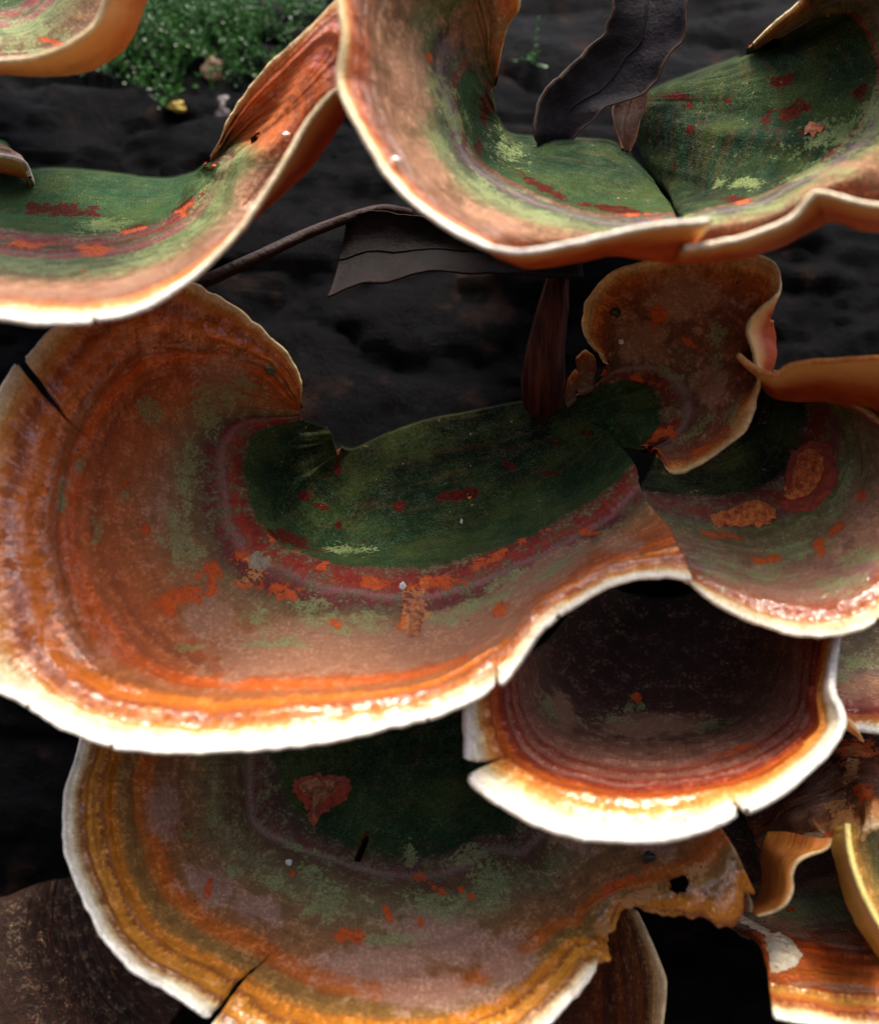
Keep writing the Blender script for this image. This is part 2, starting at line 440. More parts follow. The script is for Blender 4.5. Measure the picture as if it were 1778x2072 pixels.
    tv, tn, tz, ta, tf = [], [], [], [], []; mv, mn, mzz, ma, mf = [], [], [], [], []; uv_, un, uz, ua, ufc = [], [], [], [], []
    jm = int(np.searchsorted(zrow, margin)); jm = min(max(jm, 2), NV - 3)
    def quads(n, k, base=0):
        i, j = np.meshgrid(np.arange(n - 1), np.arange(k - 1), indexing='ij'); a = (base + i * k + j).ravel()
        q = np.stack([a, a + 1, a + k + 1, a + k], -1)
        return q if not flip else q[:, ::-1]
    ct = cmn = cu_ = 0
    for o in out:
        X, N, ZZ, A, n = o['X'], o['N'], o['Z'], o['A'], o['n']
        kt = jm + 1; km = NV - jm
        keep = None
        tv.append(X[:, :kt].reshape(-1, 3)); tn.append(N[:, :kt].reshape(-1, 3)); tz.append(ZZ[:, :kt].ravel()); ta.append(A[:, :kt].ravel())
        q = quads(n, kt)
        for hp in holes:
            cx = X[:, :kt].reshape(-1, 3)[q].mean(1); sx, sy = toscreen(cx); q = q[~in_poly(sx, sy, hp)]
        tf.append(q + ct); ct += n * kt
        mv.append(X[:, jm:].reshape(-1, 3)); mn.append(N[:, jm:].reshape(-1, 3)); mzz.append(ZZ[:, jm:].ravel()); ma.append(A[:, jm:].ravel())
        mf.append(quads(n, km) + cmn); cmn += n * km
        th = (thick[1] + (thick[0] - thick[1]) * (1 - sstep(ZZ, .2, 1.0))) * o['kl']
        B = X - N * th[..., None]
        uv_.append(B.reshape(-1, 3)); un.append(-N.reshape(-1, 3)); uz.append(ZZ.ravel()); ua.append(A.ravel())
        q = quads(n, NV)[:, ::-1]
        for hp in holes:
            cx = X.reshape(-1, 3)[q].mean(1); sx, sy = toscreen(cx); q = q[~in_poly(sx, sy, hp)]
        ufc.append(q + cu_); cu_ += n * NV
        def strip(T, NN, O, t, zz, aa, rev):
            K = 5; pts = []; nn = []
            for k in range(K):
                an = math.pi * k / (K - 1)
                pts.append(T - NN * t[:, None] / 2 + NN * (t[:, None] / 2 * math.cos(an)) + O * (t[:, None] / 2 * math.sin(an)))
                nn.append(NN * math.cos(an) + O * math.sin(an))
            pts = np.stack(pts, 1); nn = np.stack(nn, 1); m_ = len(T)
            i, j = np.meshgrid(np.arange(m_ - 1), np.arange(K - 1), indexing='ij'); a = (i * K + j).ravel()
            q = np.stack([a, a + 1, a + K + 1, a + K], -1)
            if rev != flip: q = q[:, ::-1]
            return pts.reshape(-1, 3), nn.reshape(-1, 3), np.repeat(zz, K), np.repeat(aa, K), q
        a = strip(X[:, -1], N[:, -1], o['dv'][:, -1], th[:, -1], ZZ[:, -1], A[:, -1], False)
        mv.append(a[0]); mn.append(a[1]); mzz.append(a[2]); ma.append(a[3]); mf.append(a[4] + cmn); cmn += len(a[0])
        for side in (0, -1):
            gu = o['gu'][side]; O = gu / (np.linalg.norm(gu, axis=-1, keepdims=True) + 1e-9) * (1 if side == -1 else -1)
            a = strip(X[side], N[side], O, th[side], ZZ[side], A[side], side == -1)
            tv.append(a[0]); tn.append(a[1]); tz.append(a[2]); ta.append(a[3]); tf.append(a[4] + ct); ct += len(a[0])
    cat = np.concatenate
    tv, tn, tz, ta, tf = cat(tv), cat(tn), cat(tz), cat(ta), cat(tf)
    mv, mn, mzz, ma, mf = cat(mv), cat(mn), cat(mzz), cat(ma), cat(mf)
    def masks(V, z, a):
        sx, sy = toscreen(V); d = dict(zone=z, arc=a, aged=np.interp(a, arcs, np.interp(us, [q[0] for q in aged], [q[1] for q in aged])))
        for nm in ('peel', 'algae', 'dull', 'scar', 'warm'):
            m = np.zeros(len(V))
            for b in (blobs or {}).get(nm, ()):
                x, y, rx, ry = b[:4]; an = math.radians(b[4]) if len(b) > 4 else 0; st = b[5] if len(b) > 5 else 1.0
                dx, dy = sx - x, sy - y; xr = dx * math.cos(an) + dy * math.sin(an); yr = -dx * math.sin(an) + dy * math.cos(an)
                rr = np.sqrt((xr / rx) ** 2 + (yr / ry) ** 2)
                m = np.maximum(m, st * np.clip(1 - .5 * (rr * (1.2 if nm == 'peel' else 1)), 0, 1))
            d[nm] = m
        return d
    top = mesh_obj(name, tv, tf, mat, parent, tn, masks(tv, tz, ta))
    if label: top['label'] = label
    mo = mesh_obj('pale_margin', mv, mf, margin_mat or mat, top, mn, masks(mv, mzz, ma))
    uo = mesh_obj('underside', cat(uv_), cat(ufc), under, top, cat(un), dict(zone=cat(uz), arc=cat(ua)))
    return dict(obj=top, V=tv, N=tn, F=tf)

def scar_patch(sh, poly, mat, h=.05, amp=.04, name='exposed_flesh', label=None, fw=14, fr=9.0, jag=9):
    """A torn patch that follows the cap below it and stands proud of it."""
    V, N, F = sh['V'], sh['N'], sh['F']; sx, sy = toscreen(V)
    jx = jag * fbm(v3(sx * .09, sy * .09, 3), 5, 4); jy = jag * fbm(v3(sx * .09, sy * .09, 9), 6, 4)
    ins = in_poly(sx + jx, sy + jy, poly)
    f = F[ins[F].all(1)]
    if len(f) == 0: return None
    use = np.unique(f); mp = -np.ones(len(V), int); mp[use] = np.arange(len(use))
    d = dist_poly(sx[use], sy[use], poly); k = sstep(d, 0, fw)
    hh = .004 + h * k + amp * k * (fbm(V[use] * fr, 77, 4) + .7 * np.abs(fbm(V[use] * fr * 2, 78, 3)))
    o = mesh_obj(name, V[use] + N[use] * hh[:, None], mp[f], mat, sh['obj'])
    if label: o['label'] = label
    return o

# ------------------------------------------------------------------ ground and log
LOGC = CAMP + 30.2 * FWD - 0.6 * UPS           # centre line of the lying log (runs along X)
LOGR = 15.4
def mat_bark():
    s = NT('wet_bark_shaded'); p = s.pos()
    mp = s.n('Mapping'); s.link(p, mp.inputs[0]); mp.inputs['Scale'].default_value = (.8, 1.2, 1.2)
    n1 = s.noise(mp.outputs[0], 2.2, 6, .65, .6); n2 = s.noise(p, 18, 5, .75); n3 = s.noise(p, 1.1, 3)
    col = s.ramp(n1, [(.25, lin((1, 1, 2))), (.45, lin((4, 4, 6))), (.6, lin((10, 10, 13))), (.8, lin((24, 22, 23)))])  # wet bark taken darker still, so the gap shade sits in the colour
    col = s.mix(s.math('MULTIPLY', s.rng(n3, .58, .7), .5), col, lin((62, 42, 34)))
    col = s.mix(s.math('MULTIPLY', s.rng(n2, .66, .74), .6), col, lin((70, 70, 78)))
    s.link(col, s.b.inputs['Base Color']); s.link(s.rng(n2, .3, .7, .5, .85, False), s.b.inputs['Roughness']); s.b.inputs['Specular IOR Level'].default_value = .08
    s.link(s.bump(s.math('ADD', n1, n2), .16, .9), s.b.inputs['Normal'])
    return s.m
BARK = mat_bark()
def log_surface(X, th):
    rx = np.stack([X * .6, np.cos(th) * LOGR * .8, np.sin(th) * LOGR * .8], -1)
    r = .22 * fbm(rx, 3, 5) - .25 * (1 - np.abs(fbm(rx * np.array([.6, 1.6, 1.6]), 13, 4))) ** 6
    r = r + .35 * fbm(np.stack([X * .2, np.cos(th) * 3, np.sin(th) * 3], -1), 19, 2)
    r = r + .10 * fbm(np.stack([X * 2.2, np.cos(th) * LOGR * 3.2, np.sin(th) * LOGR * 3.2], -1), 29, 3)
    R = LOGR + r
    return np.stack([X, LOGC[1] + R * np.cos(th), LOGC[2] + R * np.sin(th)], -1), R
def make_log():
    # angle measured in the YZ plane; the side facing the camera is at 180 deg - pitch
    thc = math.pi - PITCH
    t = np.concatenate([np.linspace(-1, -.34, 26)[:-1], np.linspace(-.34, .34, 340), np.linspace(.34, 1, 26)[1:]]) * math.pi + thc
    x = np.concatenate([np.linspace(-45, -8, 40)[:-1], np.linspace(-8, 8, 260), np.linspace(8, 45, 40)[1:]])
    X, T = np.meshgrid(x, t, indexing='ij'); Q, R = log_surface(X, T)
    n, k = X.shape; i, j = np.meshgrid(np.arange(n - 1), np.arange(k - 1), indexing='ij'); a = (i * k + j).ravel()
    q = np.stack([a, a + k, a + k + 1, a + 1], -1)
    o = mesh_obj('bark', Q.reshape(-1, 3), q, BARK)
    ends = []
    for xi in (0, n - 1):
        ring = Q[xi, :-1]; rings = [ring]
        c = np.array([x[xi], LOGC[1], LOGC[2]])
        V = np.concatenate([ring, c + (ring - c) * .5, [c]]); m = len(ring); F = []
        for w in range(m):
            w2 = (w + 1) % m; F.append((w, w2, m + w2, m + w)); F.append((m + w, m + w2, 2 * m))
        ends.append((V, F))
    return o, ends
s = NT('cut_wood'); p = s.pos(); nn = s.noise(p, 1.5, 4); s.link(s.mix(s.rng(nn, .3, .7), lin((92, 68, 46)), lin((120, 94, 66))), s.b.inputs['Base Color']); s.b.inputs['Roughness'].default_value = .8
WOOD = s.m
log = thing('fallen_log', (LOGC[0], LOGC[1], LOGC[2] - LOGR), 'dark wet rotting log that carries all the bracket fungi', 'log')
bo, ends = make_log()
bo.parent = log; bo.matrix_parent_inverse = log.matrix_basis.inverted()
for V, F in ends: poly_obj('sawn_end', V, F, WOOD, log)

s = NT('forest_floor'); p = s.pos(); n1 = s.noise(p, .4, 5); n2 = s.noise(p, 3, 4)
s.link(s.mix(s.rng(n1, .35, .65), lin((40, 30, 22)), s.mix(s.rng(n2, .4, .6), lin((84, 58, 36)), lin((50, 52, 28)))), s.b.inputs['Base Color'])
s.b.inputs['Roughness'].default_value = .9; s.link(s.bump(n2, .6), s.b.inputs['Normal'])
GZ = LOGC[2] - LOGR + 1.2
gx = np.concatenate([-np.geomspace(20000, 62, 34), np.linspace(-60, 60, 70), np.geomspace(62, 20000, 34)])
GX, GY = np.meshgrid(gx, gx, indexing='ij'); GH = GZ + 1.0 * fbm(v3(GX * .12, GY * .12), 4, 4) * (np.hypot(GX, GY) < 300)
# unseen bank added on the near side of the log to block low sky light
GR = np.hypot(GX, GY - 15); GH = GH + np.clip(GR - 48, 0, 600) * .95 * (1 - sstep(GY, -10, 60)) * (1 + .15 * fbm(v3(GX * .01, GY * .01), 8, 3))
k = len(gx); i, j = np.meshgrid(np.arange(k - 1), np.arange(k - 1), indexing='ij'); a = (i * k + j).ravel()
g = mesh_obj('ground', np.stack([GX, GY, GH], -1).reshape(-1, 3), np.stack([a, a + k, a + k + 1, a + 1], -1), s.m); g['kind'] = 'structure'

# ------------------------------------------------------------------ ring colours of each fungus (zone, sRGB)
CREAM = [(.958, (205, 140, 72)), (.972, (236, 208, 150)), (1.0, (250, 244, 228))]
R_D = [(0, (6, 9, 6)), (.10, (14, 24, 14)), (.3, (28, 48, 28)), (.47, (50, 72, 42)), (.497, (126, 34, 24)), (.53, (164, 50, 30)), (.55, (150, 62, 52)), (.558, (160, 104, 98)), (.572, (150, 92, 90)), (.58, (122, 44, 44)), (.60, (112, 52, 44)),  # first stops fade to black: shade of the back recess put into the colour
       (.615, (112, 88, 58)), (.66, (146, 108, 70)), (.73, (172, 100, 54)), (.78, (176, 92, 44)), (.80, (150, 78, 42)), (.808, (178, 96, 46)), (.828, (168, 86, 42)), (.836, (212, 94, 22)), (.86, (206, 94, 24)), (.868, (160, 92, 48)), (.90, (172, 98, 44)),
       (.908, (220, 116, 24)), (.932, (214, 112, 26)), (.938, (158, 80, 40)), (.947, (170, 90, 42)), (.953, (208, 116, 40)), (.968, (206, 136, 64)), (.978, (236, 206, 146)), (1.0, (250, 242, 222))]
R_B = [(0, (34, 62, 40)), (.42, (52, 84, 50)), (.46, (112, 36, 32)), (.50, (150, 52, 38)), (.53, (70, 88, 52)), (.55, (150, 52, 34)), (.575, (140, 96, 90)), (.60, (140, 62, 50)),
       (.62, (96, 116, 66)), (.74, (112, 106, 64)), (.78, (124, 96, 62)), (.86, (146, 98, 70)), (.915, (168, 104, 70)), (.93, (190, 96, 44)), (.945, (210, 124, 50))] + CREAM
R_C = [(0, (20, 38, 25)), (.38, (46, 72, 44)), (.42, (124, 40, 34)), (.45, (70, 92, 58)), (.48, (92, 60, 66)), (.51, (126, 110, 112)), (.55, (92, 64, 66)), (.58, (78, 92, 58)),
       (.66, (118, 118, 74)), (.72, (128, 96, 62)), (.80, (134, 94, 64)), (.90, (144, 90, 60)), (.925, (178, 88, 36)), (.948, (206, 112, 38))] + CREAM
R_DB = [(0, (26, 50, 28)), (.36, (38, 64, 36)), (.40, (120, 40, 28)), (.46, (132, 50, 38)), (.50, (150, 124, 118)), (.54, (108, 70, 52)), (.62, (112, 86, 56)), (.72, (120, 72, 46)),
        (.84, (128, 70, 42)), (.91, (170, 86, 34)), (.94, (190, 112, 46))] + [(.965, (206, 150, 84)), (1.0, (226, 190, 130))]
R_DR = [(0, (5, 6, 5)), (.27, (9, 12, 9)), (.335, (24, 34, 22)), (.37, (120, 34, 22)), (.45, (150, 52, 24)), (.50, (126, 70, 66)), (.55, (112, 112, 66)), (.66, (128, 108, 72)), (.74, (140, 104, 78)),  # near-black inner stops carry the shade inside the hollow
        (.83, (146, 100, 84)), (.88, (160, 116, 104)), (.92, (176, 84, 44)), (.945, (196, 108, 56))] + CREAM
R_F = [(0, (34, 22, 19)), (.25, (62, 34, 25)), (.42, (104, 70, 52)), (.56, (134, 90, 68)), (.64, (146, 96, 76)), (.66, (130, 48, 28)), (.685, (150, 92, 70)), (.715, (156, 98, 80)), (.725, (132, 44, 22)), (.75, (146, 58, 30)), (.76, (158, 104, 88)), (.785, (164, 100, 80)),
       (.795, (130, 40, 20)), (.825, (160, 62, 24)), (.84, (206, 92, 20)), (.875, (214, 100, 22)), (.885, (150, 62, 26)), (.905, (206, 112, 40)), (.925, (224, 140, 56)), (.945, (230, 176, 96)), (.958, (244, 224, 172)), (1.0, (252, 244, 226))]
R_G = [(0, (22, 40, 26)), (.34, (34, 56, 34)), (.38, (84, 52, 40)), (.42, (106, 62, 52)), (.445, (150, 118, 108)), (.47, (104, 66, 50)), (.50, (100, 74, 44)), (.56, (122, 112, 74)),
       (.66, (142, 100, 60)), (.73, (150, 98, 56)), (.76, (190, 96, 24)), (.785, (186, 98, 28)), (.80, (140, 100, 46)), (.835, (150, 106, 48)), (.85, (202, 120, 24)), (.875, (204, 124, 28)), (.885, (128, 62, 28)),
       (.895, (208, 134, 34)), (.925, (208, 136, 36)), (.94, (132, 70, 30)), (.955, (190, 140, 80)), (.97, (232, 212, 164)), (1.0, (248, 242, 226))]
R_H = [(0, (50, 30, 26)), (.2, (76, 46, 38)), (.32, (108, 84, 66)), (.42, (136, 140, 106)), (.52, (150, 104, 86)), (.60, (176, 84, 42)), (.72, (198, 92, 32)), (.80, (206, 104, 30)), (.86, (180, 80, 34)), (.885, (214, 150, 60)), (.915, (214, 120, 40)),
       (.935, (150, 62, 34))] + CREAM
R_K = [(0, (60, 30, 22)), (.3, (92, 44, 24)), (.5, (126, 60, 26)), (.6, (86, 40, 24)), (.7, (132, 66, 28)), (.78, (110, 56, 34)), (.85, (150, 84, 40)), (.90, (96, 50, 30)), (.93, (190, 134, 76))] + [(.965, (214, 170, 110)), (1.0, (232, 200, 150))]
R_I = [(0, (60, 46, 34)), (.35, (110, 96, 70)), (.55, (140, 108, 92)), (.7, (140, 78, 62)), (.8, (158, 92, 76)), (.88, (134, 44, 28)), (.93, (196, 100, 40))] + CREAM

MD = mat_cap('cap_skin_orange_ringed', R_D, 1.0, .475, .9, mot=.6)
MB = mat_cap('cap_skin_green_bowl', R_B, 2.0, .43, .9)
MC = mat_cap('cap_skin_brown_funnel', R_C, 3.0, .395, .9)
MDB = mat_cap('cap_skin_brown_fan', R_DB, 4.0, .37, 1.3)
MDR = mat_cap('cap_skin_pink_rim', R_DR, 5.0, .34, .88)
MF = mat_cap('cap_skin_red_brown', R_F, 6.0, -.2, .86, mot=.7)
MG = mat_cap('cap_skin_ochre_ringed', R_G, 7.0, .35, .95, dull_col=(164, 124, 104))
MH = mat_cap('cap_skin_tattered', R_H, 8.0, -.2, .8)
MK = mat_cap('cap_skin_dark_brown', R_K, 9.0, -.2, .85)
MI = mat_cap('cap_skin_grey_pink', R_I, 10.0, -.2, .9)
FLESH = mat_flesh('torn_flesh_orange', (176, 62, 18), (232, 132, 54))
FLESH_W = mat_flesh('torn_flesh_white', (222, 196, 150), (240, 232, 208), rough=.6)
FLESH_T = mat_flesh('torn_flesh_tan', (110, 56, 34), (186, 124, 76))
CRUST = mat_flesh('grey_crust', (122, 112, 90), (150, 142, 118), rough=.6)
FLESH_D = mat_flesh('torn_flesh_brown', (104, 48, 28), (186, 110, 58))
FLESH_R = mat_flesh('red_skin', (126, 32, 18), (170, 62, 24))

GRP = 'bracket fungi growing on the log'
def fungus(px, py, label):
    return thing('bracket_fungus', P(px, py, 13.3), label, 'fungus', GRP)

# ---------------- central bracket (main sheet, rear fan lobe, right lobe, little fingers)
PR7 = [0, .18, .36, .46, .68, .90, 1.0]
ZD = [0, .28, .49, .60, .77, .915, 1.0]
D = fungus(900, 850, 'broad central bracket with green algae middle and big orange ringed lobe')
colsD = [
 ([(660,866),(635,858),(612,850),(606,842),(606,832),(608,822),(610,812)], 12.9, 12.4),
 ([(664,872),(610,870),(560,862),(545,845),(565,815),(590,795),(607,775)], 12.9, 12.2),
 ([(668,878),(600,880),(530,872),(500,850),(500,790),(540,735),(572,712)], 12.9, 11.9),
 ([(670,884),(590,892),(512,885),(470,862),(430,785),(445,700),(485,636)], 12.92, 11.7),
 ([(672,890),(582,905),(505,900),(455,878),(380,790),(380,690),(402,580)], 12.94, 11.5),
 ([(674,895),(575,918),(498,918),(440,900),(325,810),(295,685),(285,562)], 12.97, 11.3),
 ([(676,902),(570,935),(496,938),(432,925),(285,850),(220,735),(175,610)], 13.0, 11.1),
 ([(680,910),(568,952),(496,960),(428,955),(258,900),(155,815),(75,695)], 13.04, 10.9),
 ([(684,920),(568,972),(498,985),(428,985),(242,955),(115,890),(8,785)], 13.08, 10.7),
 ([(690,906),(572,995),(502,1012),(430,1015),(236,1010),(90,975),(-40,900)], 13.12, 10.5),
 ([(696,908),(580,1020),(510,1040),(432,1050),(238,1075),(75,1075),(-65,1050)], 13.17, 10.25),
 ([(704,910),(592,1045),(522,1065),(445,1090),(252,1140),(85,1180),(-62,1225)], 13.22, 10.0),
 ([(714,910),(610,1068),(542,1090),(465,1135),(285,1210),(112,1285),(-28,1372)], 13.26, 9.8),
 ([(728,905),(635,1085),(575,1112),(505,1175),(340,1280),(180,1372),(70,1432)], 13.3, 9.6),
 ([(748,895),(670,1092),(625,1130),(565,1210),(430,1340),(310,1425),(215,1508)], 13.33, 9.4),
 ([(775,882),(720,1092),(690,1150),(650,1228),(575,1345),(505,1430),(440,1516)], 13.35, 9.35),
 ([(810,868),(780,1085),(770,1158),(750,1238),(700,1345),(655,1418),(630,1496)], 13.36, 9.35),
 ([(850,855),(845,1075),(850,1155),(850,1235),(828,1330),(810,1398),(795,1466)], 13.36, 9.4),
 ([(890,845),(910,1060),(930,1140),(945,1215),(938,1300),(930,1362),(928,1424)], 13.35, 9.5),
 ([(930,838),(970,1045),(1000,1115),(1030,1175),(1028,1245),(1020,1308),(1022,1372)], 13.32, 9.65),
 ([(980,828),(1030,1025),(1060,1090),(1100,1140),(1098,1190),(1092,1228),(1092,1280)], 13.26, 9.9),
 ([(1030,818),(1080,1005),(1120,1060),(1165,1105),(1168,1150),(1165,1178),(1172,1212)], 13.18, 10.1),
 ([(1080,810),(1130,980),(1180,1030),(1230,1070),(1245,1110),(1250,1138),(1258,1168)], 13.1, 10.2),
 ([(1130,804),(1186,935),(1240,985),(1276,1032),(1312,1080),(1332,1122),(1338,1158)], 13.04, 10.25),
 ([(1180,800),(1238,884),(1282,940),(1298,1004),(1345,1060),(1372,1112),(1398,1166)], 13.0, 10.3),
]
blD = dict(
 peel=[(375,1205,75,24,-15),(430,1152,26,26),(340,1225,30,18,30),(255,977,12,14),(617,1005,16,13,20),(655,1027,26,6,15),(930,1000,50,11,-8),(810,1022,20,11),(1030,942,20,8,15),(1120,955,22,9),
       (1125,897,22,6,10),(1185,875,18,7),(682,950,9,24),(688,1062,15,10),(590,1092,56,16,18),(1190,1075,20,12),(1010,1235,22,13,-30),(680,1262,14,10),(295,1070,10,18),(650,1145,16,10,-40),
       (450,712,16,8),(505,1140,60,30,20,.8),(550,1190,80,22,14,.75),(820,1265,26,26,0,.9),(1000,1125,60,14,-25,.8),(870,1180,70,16,-6,.8),(740,1180,70,14,4,.8),(1075,1085,50,10,-25,.7)],
 algae=[(362,1085,28,66,8),(378,950,26,60,5),(465,795,60,26,-15),(420,830,34,34),(300,832,22,30),(165,935,11,22),(125,1010,8,44),(640,1235,52,30,20),(722,1265,66,18,-4),(520,1252,30,18),
        (380,1312,24,12),(1120,1148,60,12,-30),(980,1215,70,14,-25),(1030,1170,60,10,-25),(560,1300,50,12),(255,1000,8,14),(200,1070,14,30,-20),(545,745,12,10,0,1.1),(395,1120,24,26),(700,1110,60,10,5,.8),(900,1255,40,10)],
 warm=[(130,1060,110,330,-8,.62),(260,740,160,90,-20,.66),(230,1280,120,140,-40,.62),(300,900,90,160,0,.5)], dull=[(320,1030,50,120,0,.7),(420,1250,60,60),(640,1310,180,46,-4,1.5),(880,1290,170,40,-14,1.5),(1080,1170,120,24,-30,1.4),(450,760,70,50),(1080,1190,120,20,-30),(520,1340,80,20,-30),(1250,1100,60,20)],
 scar=[(515,1148,30,24,-20),(840,1240,20,44,8)])
shD = sheet(D, 'cap', ZD, colsD, PR7, MD, U_BR, cracks=[(7.45, .80, .10, .10), (12.9, .97, .03, 0), (14.05, .965, .03, .05), (17.5, .965, .035, 0), (18.85, .93, .07, .08), (20.45, .955, .05, 0)],
            blobs=blD, seed=1, thick=(.006, .055), lips=((.936, .014, .056), (.898, .014, .034), (.965, .008, .018)), margin=.955, rag=.022, aged=((0,.02),(3,.02),(6,.014),(10,.008),(12.5,-.004),(14,-.012),(18,-.006),(21,0),(24,.004)))
ZB2 = [0, .38, .52, .75, .90, 1.0]; PRB = [0, .40, .52, .74, .90, 1.0]
colsD2 = [
 ([(1150,815),(1190,792),(1208,774),(1220,760),(1226,752),(1231,744)], 12.95, 12.5),
 ([(1150,815),(1215,778),(1235,754),(1235,738),(1228,730),(1222,724)], 12.95, 12.3),
 ([(1155,818),(1250,770),(1262,742),(1242,702),(1215,688),(1188,678)], 12.95, 12.1),
 ([(1160,820),(1280,768),(1300,736),(1265,662),(1225,632),(1190,614)], 12.95, 11.9),
 ([(1165,825),(1300,772),(1330,740),(1310,650),(1270,580),(1246,552)], 12.95, 11.7),
 ([(1170,830),(1315,780),(1352,748),(1365,655),(1345,570),(1332,522)], 12.87, 11.5),
 ([(1175,835),(1328,795),(1372,765),(1420,672),(1432,570),(1440,500)], 12.87, 11.4),
 ([(1180,840),(1335,810),(1388,785),(1468,695),(1530,590),(1556,528)], 12.87, 11.3),
 ([(1182,843),(1337,820),(1393,798),(1478,722),(1545,640),(1574,585)], 12.87, 11.25),
 ([(1185,848),(1338,832),(1396,815),(1480,748),(1562,690),(1510,652)], 12.87, 11.0, [0,.4,.52,.68,.62,1]),
 ([(1190,856),(1335,852),(1396,838),(1476,792),(1552,745),(1520,722)], 12.78, 11.0, [0,.4,.52,.72,.7,1]),
 ([(1195,866),(1328,872),(1386,862),(1458,835),(1502,812),(1532,786)], 12.78, 11.1),
 ([(1200,876),(1315,890),(1365,885),(1422,880),(1460,878),(1498,872)], 12.78, 11.2),
 ([(1205,886),(1300,902),(1340,900),(1378,912),(1402,922),(1428,926)], 12.78, 11.4),
 ([(1208,893),(1290,910),(1318,905),(1338,915),(1350,935),(1360,956)], 12.78, 11.5),
 ([(1210,905),(1274,914),(1298,908),(1316,907),(1325,911),(1332,920)], 12.78, 11.9),
]
blD2 = dict(peel=[(1330,640,18,26,10),(1345,875,40,14,-30),(1300,770,60,10,15,.8),(1390,690,60,8,40,.7),(1420,910,30,8,-20)],
            algae=[(1455,670,20,24),(1480,840,18,30,20),(1360,760,40,14,20,.8),(1450,740,10,24),(1420,860,40,14,-40,.8)], dull=[(1380,600,90,60),(1300,690,60,60),(1440,780,40,50)])
shD2 = sheet(D, 'rear_lobe', ZB2, colsD2, PRB, MDB, U_OR, blobs=blD2, seed=2, margin=.955, rag=.03, ext=False, label='brown fan shaped lobe with curled orange side', thick=(.05, .045))
ZR = [0, .25, .40, .55, .74, .91, 1.0]
colsD3 = [
 ([(1370,850),(1325,945),(1288,1000),(1280,1022),(1312,1072),(1350,1130),(1380,1172)], 13.3, 10.5),
 ([(1400,855),(1370,955),(1350,1012),(1350,1042),(1370,1092),(1392,1150),(1412,1188)], 13.3, 10.35),
 ([(1430,855),(1420,958),(1415,1020),(1420,1060),(1435,1112),(1450,1170),(1462,1224)], 13.3, 10.2),
 ([(1460,852),(1470,955),(1480,1022),(1495,1072),(1510,1132),(1525,1198),(1538,1260)], 13.3, 10.1),
 ([(1480,845),(1515,935),(1550,1002),(1578,1058),(1600,1132),(1622,1212),(1640,1282)], 13.3, 10.0),
 ([(1490,835),(1545,905),(1612,962),(1655,1015),(1700,1090),(1735,1180),(1760,1264)], 13.3, 10.0),
 ([(1495,825),(1560,870),(1640,910),(1700,940),(1770,1010),(1840,1080),(1880,1150)], 13.3, 10.2),
 ([(1495,815),(1565,835),(1645,858),(1700,875),(1775,900),(1850,930),(1900,950)], 13.3, 10.7),
 ([(1495,805),(1560,808),(1632,812),(1675,818),(1725,832),(1770,852),(1800,872)], 13.3, 11.2),
 ([(1490,795),(1540,788),(1590,782),(1622,782),(1652,788),(1682,797),(1708,810)], 13.3, 11.6),
 ([(1485,785),(1520,775),(1550,768),(1570,768),(1585,770),(1600,775),(1620,782)], 13.3, 12.0),
]
blD3 = dict(peel=[(1690,1068,28,10,-40),(1655,1105,14,22,-20),(1530,1130,40,10,10,.8),(1460,1085,50,10,5,.9),(1570,1130,24,8),(1740,1000,10,14)],
            algae=[(1600,1120,70,24,-20),(1700,1000,18,70,10),(1540,1165,60,14),(1430,1130,30,26),(1740,1130,50,16,-20),(1480,1150,20,30,30),(1660,1020,30,14,-50),(1700,1180,60,14,-10)],
            dull=[(1600,1190,160,36,5),(1740,1060,60,90),(1480,1180,60,20,20)])
shD3 = sheet(D, 'right_lobe', ZR, colsD3, [0,.14,.28,.42,.66,.9,1], MDR, U_BR, blobs=blD3, seed=3, lips=((.935, .012, .03),), sp=.017, margin=.955, rag=.018, aged=((0,.01),(6,.012),(8,.04),(10,.04)), label='bowl shaped lobe with dark hollow and raw orange scars', cracks=[(5.15, .96, .04, 0)])
scar_patch(shD3, [(1585,960),(1605,910),(1640,888),(1680,905),(1695,945),(1690,990),(1660,1025),(1620,1042),(1580,1035),(1570,1015),(1590,1000)], FLESH_R, .03, .02, 'scar_rim')
scar_patch(shD3, [(1600,950),(1615,915),(1645,905),(1675,925),(1672,970),(1645,1010),(1600,1022),(1580,1015),(1592,990)], FLESH, .06, .10, fr=14, label='raw orange flesh in the peeled scar')
scar_patch(shD3, [(1432,1045),(1470,1035),(1500,1020),(1530,1010),(1565,1030),(1575,1055),(1550,1068),(1500,1065),(1450,1068)], FLESH, .05, .10, fr=14, label='raw orange flesh in the peeled scar')
scar_patch(shD, [(808,1190),(850,1198),(860,1235),(852,1290),(822,1290),(826,1250),(805,1220)], FLESH_D, .02, .03, fw=10)
scar_patch(shD, [(500,1125),(520,1115),(548,1125),(545,1150),(520,1158),(505,1148)], CRUST, .004, .006, 'pale_crust', fw=10)
for q, cc in enumerate(([([(1175,800),(1163,775),(1168,745),(1165,728),(1172,722)],12.6,12.2),([(1185,798),(1182,770),(1185,735),(1184,718),(1184,711)],12.6,12.1),([(1200,790),(1200,768),(1205,745),(1204,726),(1200,718)],12.6,12.2)],
                         [([(1150,825),(1144,805),(1146,785),(1150,765),(1158,752)],12.7,12.3),([(1158,818),(1154,800),(1157,780),(1160,758),(1164,748)],12.7,12.25),([(1166,810),(1163,795),(1166,780),(1170,760),(1168,752)],12.7,12.3)])):
    sheet(D, 'finger_lobe', [.45, .6, .75, .9, 1.0], cc, [0, .3, .6, .85, 1], MDB, U_YL, seed=30 + q, margin=.955, rag=.008, ext=False, thick=(.05, .04), wave=.005, ridge=.004, sp=.014)

